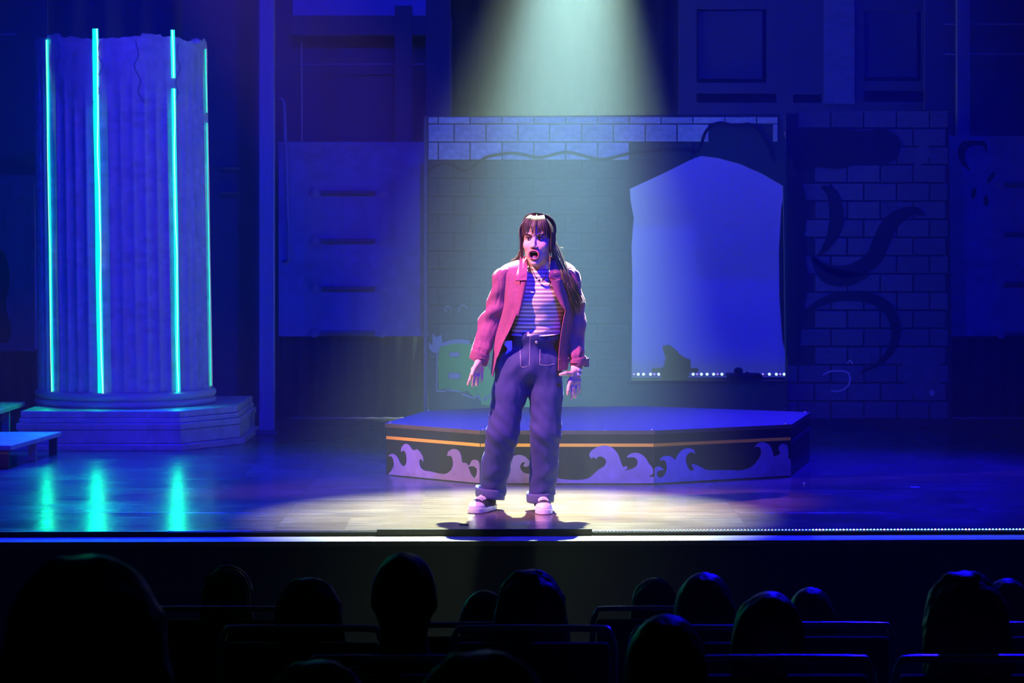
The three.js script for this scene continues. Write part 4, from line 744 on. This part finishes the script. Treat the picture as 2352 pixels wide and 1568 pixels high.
  const seam = (list, r = 0.0011) => tube(list.map(([x, y]) => [x, y, frontZ(x, y) + 0.0006]), r, list.length * 6, 5);
  const dense = (list) => smoothOutline(list, 24, false);
  for (const s of [[[0.0993, 0.9599], [0.0969, 0.8937], [0.0934, 0.8039]], [[0.0473, 0.7991], [0.0662, 0.7944], [0.0827, 0.8015]], [[0.1513, 0.8086], [0.1891, 0.8039], [0.2293, 0.811]], [[0.0426, 0.8984], [0.0449, 0.8559], [0.0473, 0.8039]], [[0.1537, 0.8937], [0.1513, 0.8511], [0.1513, 0.8086]]]) part('stitching', seam(dense(s)).translate(-BX, 0, -BZ), M_thread, jeans);
  part('button', new THREE.SphereGeometry(0.008, 14, 10).scale(1, 1, 0.5).translate(0.1324 - BX, 0.9292, frontZ(0.1324, 0.9292) + 0.002 - BZ), M_steel, jeans);
  part('belt_loop', rbox(0.008, 0.034, 0.006, 0.002).translate(0.1986 - BX, 0.9504, frontZ(0.1986, 0.9504) + 0.004 - BZ), M_denimIn, jeans);
  { const o = [[-0.0449, 0.9339], [0, 0.9363], [0.0012, 0.889], [-0.0189, 0.8488], [-0.0402, 0.8511], [-0.0236, 0.8937], [-0.0426, 0.9126]], zz = 0.0; part('pale_patch', slab(o, 0, 0.004).translate(-BX, 0, frontZ(-0.0142, 0.8937) + 0.03 - BZ), mat({ color: lin(0.7, 0.7, 0.78), roughness: 0.8 }), jeans, 'pale cloth patch at the pocket'); }
  // turned-up hems
  for (const [c, rx, rz, y0, y1, tilt] of [[[-0.1194, -0.155], 0.079, 0.088, 0.0663, 0.1207, -0.16], [[0.156, -0.12], 0.074, 0.084, 0.0474, 0.0994, -0.02]]) {
    const prof = [[0.9, 0.0, 0], [1.0, 0.0, 0], [1.03, 0.3, 0], [1.03, 0.75, 0], [1.0, 1.0, 0], [0.9, 1.0, 0], [0.88, 0.5, 0], [0.9, 0.0, 0]];
    put('hem_cuff', grid(64, prof.length - 1, (u, v) => { const [k, h] = prof[Math.round(v * (prof.length - 1))], a = u * Math.PI * 2, w = 1 + 0.03 * Math.sin(a * 3 + 1); return [c[0] + Math.sin(a) * rx * k * w, lerp(y0, y1, h) + Math.sin(a) * rx * tilt + 0.003 * Math.sin(a * 2), c[1] + Math.cos(a) * rz * k * w]; }, true), M_denimIn, performer, 'paler turned-up jeans hem');
  }

  // --- canvas shoes
  const M_canvas = mat({ color: lin(0.025, 0.022, 0.035), roughness: 0.85 }), M_rubber = mat({ color: lin(0.72, 0.68, 0.66), roughness: 0.45 }), M_lace = mat({ color: lin(0.75, 0.72, 0.7), roughness: 0.8 });
  const shoe = (x, z, turn, label) => {
    const g = sub('shoe', label); g.position.set(x - BX, 0, z - BZ); g.rotation.y = turn;
    const plan = smoothOutline([[0, 0.132], [0.03, 0.12], [0.043, 0.085], [0.045, 0.04], [0.036, -0.03], [0.033, -0.09], [0.022, -0.128], [0, -0.138], [-0.022, -0.128], [-0.032, -0.09], [-0.033, -0.03], [-0.041, 0.04], [-0.04, 0.085], [-0.028, 0.12]], 56);
    part('sole', raised(plan, 0.001, 0.03, 0.004), M_rubber, g);
    const up = (px, y, pz) => { let d = ell(px, y, pz, 0, 0.03, 0.07, 0.043, 0.036, 0.062); d = smin(d, ell(px, y, pz, 0, 0.035, -0.03, 0.036, 0.05, 0.1), 0.04); d = smin(d, cap(px, y, pz, [0, 0.05, -0.06, 0.04], [0, 0.105, -0.07, 0.039]), 0.04); return smax(d, 0.026 - y, 0.004); };
    part('upper', meshField((a, b, c) => smax(up(a, b, c), c - 0.1 + a * a * 16, 0.003), [-0.06, 0.01, -0.15], [0.06, 0.16, 0.14], 0.005), M_canvas, g, 'dark canvas upper');
    part('toe_cap', meshField((a, b, c) => smax(up(a, b, c) - 0.002, 0.096 - a * a * 16 - c, 0.004), [-0.06, 0.01, 0.0], [0.06, 0.1, 0.15], 0.004), M_rubber, g, 'pale rubber toe cap');
    const yAt = (zz, xx = 0) => { let y = 0.16; for (let i = 0; i < 60; i++) { const d = up(xx, y, zz); if (d < 0.0008) break; y -= Math.max(d * 0.7, 0.0006); } return y; };
    for (const zz of [0.066, 0.044, 0.022, 0.0]) part('lace', tube([[-0.026, yAt(zz - 0.004, -0.026) + 0.001, zz - 0.004], [-0.012, yAt(zz, -0.012) + 0.004, zz + 0.003], [0.012, yAt(zz, 0.012) + 0.004, zz - 0.002], [0.026, yAt(zz - 0.004, 0.026) + 0.001, zz - 0.006]], 0.0042, 14, 6), M_lace, g);
  };
  shoe(-0.1595, -0.085, -0.42, 'shoe turned out to the left');
  shoe(0.1684, -0.045, 0.04, 'shoe pointing to the front');

  // --- jacket: body shell open in front, sleeves, collar, cuffs
  const weave = dataTexture(128, 128, (u, v) => { const n = 0.88 + 0.1 * Math.sin(u * 201) * 0.5 + 0.12 * fbm(u * 30, v * 30, 3, 3); return [n, n, n]; });
  const M_jacket = mat({ color: lin(0.30, 0.062, 0.185), roughness: 0.85, map: weave, sheen: 0.5, sheenColor: lin(0.8, 0.4, 0.5), sheenRoughness: 0.5 });
  const jacket = sub('jacket', 'open mauve corduroy jacket');
  const jput = (name, geo, label) => part(name, geo.translate(-BX, 0, -BZ), M_jacket, jacket, label);
  // each row: height, centre, half width, depth centre, half depth, left front edge, right front edge
  const T = [
    [1.3807, 0.1513, 0.078, -0.03, 0.066, 0.0851, 0.2175],
    [1.3642, 0.1489, 0.1324, -0.03, 0.078, 0.0827, 0.2175],
    [1.3405, 0.1418, 0.1844, -0.03, 0.094, 0.0804, 0.2128],
    [1.3098, 0.1395, 0.2057, -0.025, 0.108, 0.0804, 0.2057],
    [1.2601, 0.1418, 0.1891, -0.02, 0.126, 0.078, 0.208],
    [1.1656, 0.1418, 0.182, -0.015, 0.142, 0.0615, 0.2435],
    [1.1112, 0.1395, 0.1868, -0.02, 0.14, 0.0426, 0.279],
    [1.0568, 0.1348, 0.1939, -0.03, 0.137, 0.0213, 0.2695],
    [1.0024, 0.1253, 0.1962, -0.04, 0.137, 0.0, 0.26],
    [0.9221, 0.1087, 0.2009, -0.05, 0.142, -0.0402, 0.2482],
    [0.8393, 0.0993, 0.2009, -0.05, 0.146, -0.0686, 0.2388],
    [0.7708, 0.0922, 0.2009, -0.05, 0.148, -0.0898, 0.2364],
  ];
  const TR = rings(T, 0, 0), Tv = (v) => TR.value(v);
  const jacketAt = (u, v) => {
    const [y, cx, hw, cz, hd, xl, xr] = Tv(v), al = Math.asin(clamp((xl - cx) / hw, -0.999, 0.999)), ar = Math.asin(clamp((xr - cx) / hw, -0.999, 0.999));
    const a = lerp(al, ar - Math.PI * 2, u), edge = Math.min(u, 1 - u), drape = smooth(0.25, 0.9, v);
    const fold = 0.011 * fbm(Math.sin(a) * 4 + 5, v * 3.2, Math.cos(a) * 4, 3) * drape + 0.008 * drape * Math.sin(a * 7 + v * 5) * smooth(0.02, 0.15, edge) + 0.012 * smooth(0.06, 0, edge) * drape;
    const hem = smooth(0.9, 1, v) * (u < 0.2 ? -0.03 * (1 - u / 0.2) : 0.006);
    return [cx + Math.sin(a) * (hw + fold), y + hem, cz + Math.cos(a) * (hd + fold), u * 3, y * 4];
  };
  jput('shell', sheet(150, 110, (u, v) => jacketAt(1 - u, v), 0.005));
  const sleeve = (list, ph, bulge) => {
    const R = rings(list, 0, 0, (a, v) => 0.011 * fbm(Math.sin(a) * 2.4 + ph, v * 6, Math.cos(a) * 2.4, 3) + bulge * 0.009 * Math.sin(v * 34 + Math.sin(a + ph) * 2.2) * Math.exp(-(((v - 0.56) / 0.16) ** 2)) + 0.005 * Math.sin(v * 46 + Math.cos(a * 2 + ph)) * smooth(0.72, 0.95, v));
    jput('sleeve', grid(56, 90, (u, v) => [...R.at(u * Math.PI * 2, v), u * 2, v * 3], true));
    return R;
  };
  sleeve([[0, 1.3379, -0.02, 0.012, 0.03], [-0.0284, 1.326, -0.02, 0.045, 0.062], [-0.0521, 1.2856, -0.03, 0.054, 0.075], [-0.064, 1.2143, -0.04, 0.05, 0.072], [-0.0807, 1.1284, -0.06, 0.061, 0.07], [-0.114, 1.0449, -0.07, 0.066, 0.068], [-0.1424, 0.9579, -0.05, 0.058, 0.062], [-0.1635, 0.8923, -0.03, 0.053, 0.058], [-0.1773, 0.8417, 0, 0.046, 0.05]], 1.2, 1);
  sleeve([[0.2841, 1.3331, -0.02, 0.012, 0.03], [0.3078, 1.3189, -0.02, 0.042, 0.062], [0.3269, 1.2761, -0.03, 0.048, 0.075], [0.339, 1.2143, -0.04, 0.042, 0.072], [0.3514, 1.1284, -0.06, 0.043, 0.068], [0.354, 1.0331, -0.07, 0.046, 0.066], [0.349, 0.9385, -0.06, 0.048, 0.062], [0.3506, 0.8639, -0.03, 0.042, 0.056], [0.3522, 0.8181, 0, 0.038, 0.048]], 4.1, 0.7);
  const cuff = (c, rx, rz, h, tilt, label) => { const prof = [[0.92, 0], [1.0, 0.02], [1.07, 0.35], [1.06, 0.8], [1.0, 1.0], [0.9, 0.97], [0.88, 0.5], [0.92, 0]]; jput('cuff', grid(56, prof.length - 1, (u, v) => { const [k2, y] = prof[Math.round(v * (prof.length - 1))], a = u * Math.PI * 2; return [c[0] + Math.sin(a) * rx * k2 + (y - 0.5) * h * -tilt * 0.6, c[1] + (y - 0.5) * h + Math.sin(a) * rx * tilt, c[2] + Math.cos(a) * rz * k2 + 0.01 * (y - 0.5), u * 2, y * 0.3]; }, true), label); };
  cuff([-0.1773, 0.8464, 0.0], 0.046, 0.05, 0.058, -0.5, 'turned-back cuff');
  cuff([0.3617, 0.8181, 0.0], 0.043, 0.048, 0.05, 0.25, 'turned-back cuff');
  jput('cuff_tab', sheet(6, 6, (u, v) => [lerp(0.3901, 0.4161, u), lerp(0.8322, 0.7944, v) + 0.012 * u * (1 - v), 0.02 - 0.02 * u], 0.004));
  put('shirt_cuff', (() => { const R = rings([[0.3546, 0.8086, 0, 0.033, 0.04], [0.3496, 0.7808, 0.01, 0.031, 0.036], [0.3447, 0.753, 0.02, 0.029, 0.032]], 0, 0); return grid(40, 12, (u, v) => { const p = R.at(u * Math.PI * 2, v); p[1] += Math.sin(u * Math.PI * 2) * -0.012; return [...p, u, v * 2.4]; }, true); })(), M_shirt, performer, 'striped shirt cuff');
  // collar leaves: curved flaps that stand at the neck and fold down over the chest
  const leaf = (p, flip) => jput('collar_leaf', sheet(14, 14, (u, v) => { const U = flip ? 1 - u : u, a = [0, 1, 2].map((c) => lerp(lerp(p[0][c], p[1][c], U), lerp(p[2][c], p[3][c], U), v)); a[2] += 0.028 * Math.sin(Math.PI * Math.min(1, v * 1.1)) * (1 - 0.3 * U) + 0.006 * Math.sin(v * 9 + U * 3); return [...a, u, v]; }, 0.006));
  leaf([[0.0474, 1.3851, -0.03], [0.0875, 1.3807, 0], [0.0188, 1.2625, 0.12], [0.0796, 1.2628, 0.138]], false);
  leaf([[0.208, 1.3854, 0], [0.2606, 1.3756, -0.03], [0.199, 1.2792, 0.138], [0.258, 1.2576, 0.11]], false);
  jput('collar_stand', sheet(40, 4, (u, v) => { const a = lerp(-1.0, 1.0 - Math.PI * 0, u) * 1.9 + Math.PI; return [0.1489 + Math.sin(a) * 0.082, lerp(1.3949, 1.3618, v), -0.02 + Math.cos(a) * 0.072]; }, 0.006));
  // turned lapel edges below the collar, folded outwards
  const lapel = (edge, out, flip) => jput('lapel', sheet(8, 30, (u, v) => { const w = flip ? 1 - u : u, i = (edge.length - 1) * v, n = Math.min(Math.floor(i), edge.length - 2), t = i - n, p = [0, 1].map((c) => lerp(edge[n][c], edge[n + 1][c], t)), wd = out * Math.pow(1 - v, 0.75); const [y, cx, hw, cz, hd] = Tv(clamp((T[0][0] - p[1]) / (T[0][0] - T[11][0]), 0, 1)); const xx = p[0] + wd * w, zz = 0.158 - 0.02 * v - Math.abs(w) * 0.02 + 0.012 * Math.sin(w * Math.PI); return [xx, p[1], zz - 0.03, u, v * 4]; }, 0.005));
  lapel([[0.078, 1.2578], [0.0638, 1.1868], [0.0496, 1.1301], [0.0307, 1.0734]], -0.03, true);
  lapel([[0.208, 1.2672], [0.2317, 1.1963], [0.2648, 1.1348], [0.2884, 1.1065]], 0.062, false);
  for (const [x, y] of [[0.2553, 0.8417], [0.305, 0.8464]]) jput('button', new THREE.CylinderGeometry(0.004, 0.004, 0.004, 16).rotateX(Math.PI / 2).translate(x, y, 0.095));

  // --- necklace
  const neckZ = (x, y) => { let best = 0; for (let i = 0; i <= 40; i++) { const v = i / 40 * 0.5, p = SH.at(Math.asin(clamp((x - 0.1466) / 0.16, -1, 1)), v); if (Math.abs(p[1] - y) < 0.008) best = Math.max(best, p[2]); } return (best || 0.09) + 0.006; };
  const cord = [[0.0969, 1.3571], [0.1064, 1.324], [0.1182, 1.2956], [0.1348, 1.272], [0.1513, 1.2649], [0.1702, 1.272], [0.1844, 1.3003], [0.1962, 1.3287], [0.2033, 1.3571]].map(([x, y], i) => [x, y, [0.02, 0.055, 0.078, 0.096, 0.1, 0.096, 0.078, 0.055, 0.02][i] + 0.006]);
  const neck = put('necklace', tube(cord, 0.0016, 50, 5), M_iris, performer, 'thin dark cord necklace with beads');
  for (const [x, y, r, m] of [[1232, 638, 0.0055, 0], [1235, 641, 0.006, 1], [1239, 643, 0.0065, 0], [1243, 643, 0.006, 1], [1247, 641, 0.0055, 0], [1250, 638, 0.005, 0]].map(([a, b, r, m]) => [(a - 1238) * 0.002364 + 0.1466, 1.2696 - (b - 641) * 0.002364, r, m])) part('bead', new THREE.SphereGeometry(r, 12, 8).translate(x - BX, y, 0.108 - BZ), m ? M_lace : M_iris, neck);
}

// ---------- the audience: people in chairs, seen from behind against the stage ----------
const M_cloth = [mat({ color: lin(0.02, 0.02, 0.025), roughness: 0.9 }), mat({ color: lin(0.03, 0.02, 0.025), roughness: 0.9 }), mat({ color: lin(0.018, 0.024, 0.03), roughness: 0.9 })];
const M_dim = mat({ color: lin(0.02, 0.013, 0.01), roughness: 0.5 });
const M_skinPlain = mat({ color: lin(0.25, 0.15, 0.11), roughness: 0.6 });
const houseY = (z) => z > 5 ? lerp(-0.78, 0.12, (z - 5) / 13) : lerp(-1.19, -0.78, (z - 1.04) / 3.96);
// a sitter 1.25 m tall from the floor, facing -z; seat at 0.45
const sitField = (x, y, z) => {
  const ax = Math.abs(x);
  let d = ell(x, y, z, 0, 1.15, -0.01, 0.073, 0.1, 0.092);
  d = smin(d, ell(x, y, z, 0, 1.1, -0.045, 0.058, 0.085, 0.06), 0.03);
  d = smin(d, cap(x, y, z, [0, 1.08, 0.01, 0.056], [0, 0.95, 0.03, 0.07]), 0.03);
  d = smin(d, cap(ax, y, z, [0, 0.95, 0.03, 0.075], [0.16, 0.9, 0.03, 0.065]), 0.04);
  d = smin(d, ell(x, y, z, 0, 0.72, 0.03, 0.165, 0.24, 0.105), 0.07);
  d = smin(d, cap(ax, y, z, [0.175, 0.87, 0.03, 0.055], [0.205, 0.65, -0.02, 0.043]), 0.03);
  d = smin(d, cap(ax, y, z, [0.205, 0.65, -0.02, 0.042], [0.1, 0.6, -0.2, 0.032]), 0.02);
  d = smin(d, cap(ax, y, z, [0.09, 0.52, 0.02, 0.085], [0.1, 0.52, -0.38, 0.065]), 0.04);
  d = smin(d, cap(ax, y, z, [0.1, 0.5, -0.38, 0.06], [0.1, 0.1, -0.36, 0.042]), 0.03);
  d = smin(d, cap(ax, y, z, [0.1, 0.05, -0.35, 0.045], [0.11, 0.035, -0.5, 0.035]), 0.03);
  d = smin(d, ell(ax, y, z, 0.077, 1.14, 0.0, 0.01, 0.028, 0.017), 0.008);
  return d;
};
const sitterGeo = meshField(sitField, [-0.3, -0.02, -0.58], [0.3, 1.28, 0.2], 0.014);
const hairKinds = {
  short: (x, y, z) => smax(ell(x, y, z, 0, 1.165, 0.005, 0.084, 0.105, 0.1) + 0.004 * fbm(x * 30, y * 30, z * 30, 3), -(z + 0.06 + (1.16 - y) * 0.3), 0.02),
  bob: (x, y, z) => { let d = ell(x, y, z, 0, 1.155, 0.01, 0.098, 0.118, 0.108); d = smin(d, ell(x, y, z, 0, 1.04, 0.03, 0.115, 0.12, 0.085), 0.05); return smax(d + 0.010 * fbm(x * 26, y * 8, z * 26, 3), -(z + 0.055), 0.02); },
  long: (x, y, z) => { let d = ell(x, y, z, 0, 1.158, 0.005, 0.09, 0.113, 0.103); d = smin(d, cap(x, y, z, [0, 1.1, 0.04, 0.085], [0, 0.85, 0.1, 0.095]), 0.06); return smax(d + 0.010 * fbm(x * 24, y * 9, z * 24, 3), -(z + 0.055), 0.02); },
  bushy: (x, y, z) => { let d = ell(x, y, z, 0, 1.16, 0.015, 0.108, 0.125, 0.112); d = smin(d, ell(x, y, z, 0, 1.04, 0.035, 0.125, 0.13, 0.09), 0.06); return smax(d + 0.02 * fbm(x * 20, y * 16, z * 20, 4), -(z + 0.06), 0.02); },
  bun: (x, y, z) => { let d = ell(x, y, z, 0, 1.162, 0.0, 0.083, 0.105, 0.1); d = smin(d, ell(x, y, z, 0, 1.225, 0.07, 0.05, 0.045, 0.045), 0.012); return smax(d + 0.003 * fbm(x * 30, y * 30, z * 30, 3), -(z + 0.06), 0.02); },
};
const hairGeo = Object.fromEntries(Object.entries(hairKinds).map(([n, f]) => [n, meshField(f, [-0.16, 0.74, -0.16], [0.16, 1.34, 0.22], 0.009)]));
const AUDIENCE = [
  // x, z, height over the floor, hair, turn, label
  [-1.0523, 4.5, 1.11, 'bob', 0.1, 'seated audience member wearing a shiny headband, below the plinth'],
  [-0.6033, 6.3, 1.156, 'bushy', 0, 'seated audience member with full bushy hair left of centre'],
  [-0.2848, 7.2, 1.293, 'bun', -0.05, 'tall seated audience member with hair pinned up left of the shoes'],
  [-0.0929, 5.4, 1.07, 'long', 0.05, 'small seated audience member below the left shoe'],
  [0.0598, 6.3, 1.18, 'bushy', 0, 'seated audience member with round full hair below the right shoe'],
  [0.523, 4.5, 1.07, 'bob', 0.1, 'seated audience member with rounded bob below the platform corner'],
  [0.5747, 6.3, 1.185, 'long', 0, 'seated audience member with long hair right of the rounded bob'],
  [0.6775, 7.2, 1.19, 'bob', -0.1, 'near seated audience member with low bob right of centre'],
  [0.9962, 5.4, 1.08, 'long', 0.05, 'seated audience member with long hair beside the gap at right'],
  [1.1988, 7.2, 1.23, 'bushy', 0, 'seated audience member with bushy hair at the right'],
  [1.6497, 5.4, 1.108, 'bob', 0, 'seated audience member partly hidden at the right edge'],
  [-0.6559, 10, 1.425, 'bushy', 0.1, 'very near blurred audience member at the left corner'],
  [-0.3574, 9.2, 1.19, 'bushy', 0, 'near audience member whose crown shows at the lower left'],
  [-0.0412, 10, 1.28, 'bushy', 0, 'near audience member whose crown shows at the bottom centre'],
  [0.3467, 8.2, 1.21, 'long', 0, 'near long-haired audience member at the bottom right of centre'],
];
const M_chrome = mat({ color: lin(0.7, 0.7, 0.72), metalness: 1, roughness: 0.22 }), M_pad = mat({ color: lin(0.015, 0.012, 0.02), roughness: 0.85 });
function makeChair() {
  const c = thing('audience_chair', '', 'chair');
  part('back_frame', tube([[-0.235, 0.02, 0.16], [-0.235, 0.5, 0.2], [-0.235, 0.96, 0.262], [-0.23, 1.045, 0.274], [-0.215, 1.07, 0.276], [-0.18, 1.08, 0.277], [0.18, 1.08, 0.277], [0.215, 1.07, 0.276], [0.23, 1.045, 0.274], [0.235, 0.96, 0.262], [0.235, 0.5, 0.2], [0.235, 0.02, 0.16]], 0.011, 120, 10), M_chrome, c, 'bent chrome tube frame');
  part('backrest', rbox(0.44, 0.5, 0.035, 0.014).rotateX(0.1).translate(0, 0.79, 0.24), M_pad, c);
  part('seat', rbox(0.44, 0.05, 0.42, 0.02).translate(0, 0.43, -0.02), M_pad, c);
  for (const s of [-1, 1]) part('leg', new THREE.CylinderGeometry(0.0105, 0.0105, 0.41, 8).translate(s * 0.21, 0.205, -0.21), M_chrome, c);
  return c;
}
let chair0 = null;
AUDIENCE.forEach(([x, z, h, kind, turn, label], i) => {
  const y = houseY(z), s = h / 1.25, p = thing('person', label, 'person', [x, y, z], turn, 'seated audience');
  const b = part('body', sitterGeo, M_cloth[i % 3], p); b.scale.setScalar(s);
  const hr = part('hair', hairGeo[kind], M_dim, p); hr.scale.setScalar(s);
  if (i === 0) part('headband', new THREE.TorusGeometry(0.112, 0.005, 8, 60, Math.PI).translate(0, 1.162, 0.02).scale(s * 0.93, s, s), M_chrome, p, 'shiny headband');
  let c;
  if (!chair0) c = chair0 = makeChair();
  else { c = chair0.clone(); c.name = numbered('audience_chair'); scene.add(c); c.userData = { ...chair0.userData }; }
  c.position.set(x, y, z + 0.02); c.rotation.y = 0; c.scale.set(1, s < 0.9 ? 0.94 : 1, 1);
  c.userData.label = 'chair of the ' + label; c.userData.group = 'audience chairs';
});

renderer.render(scene, camera);
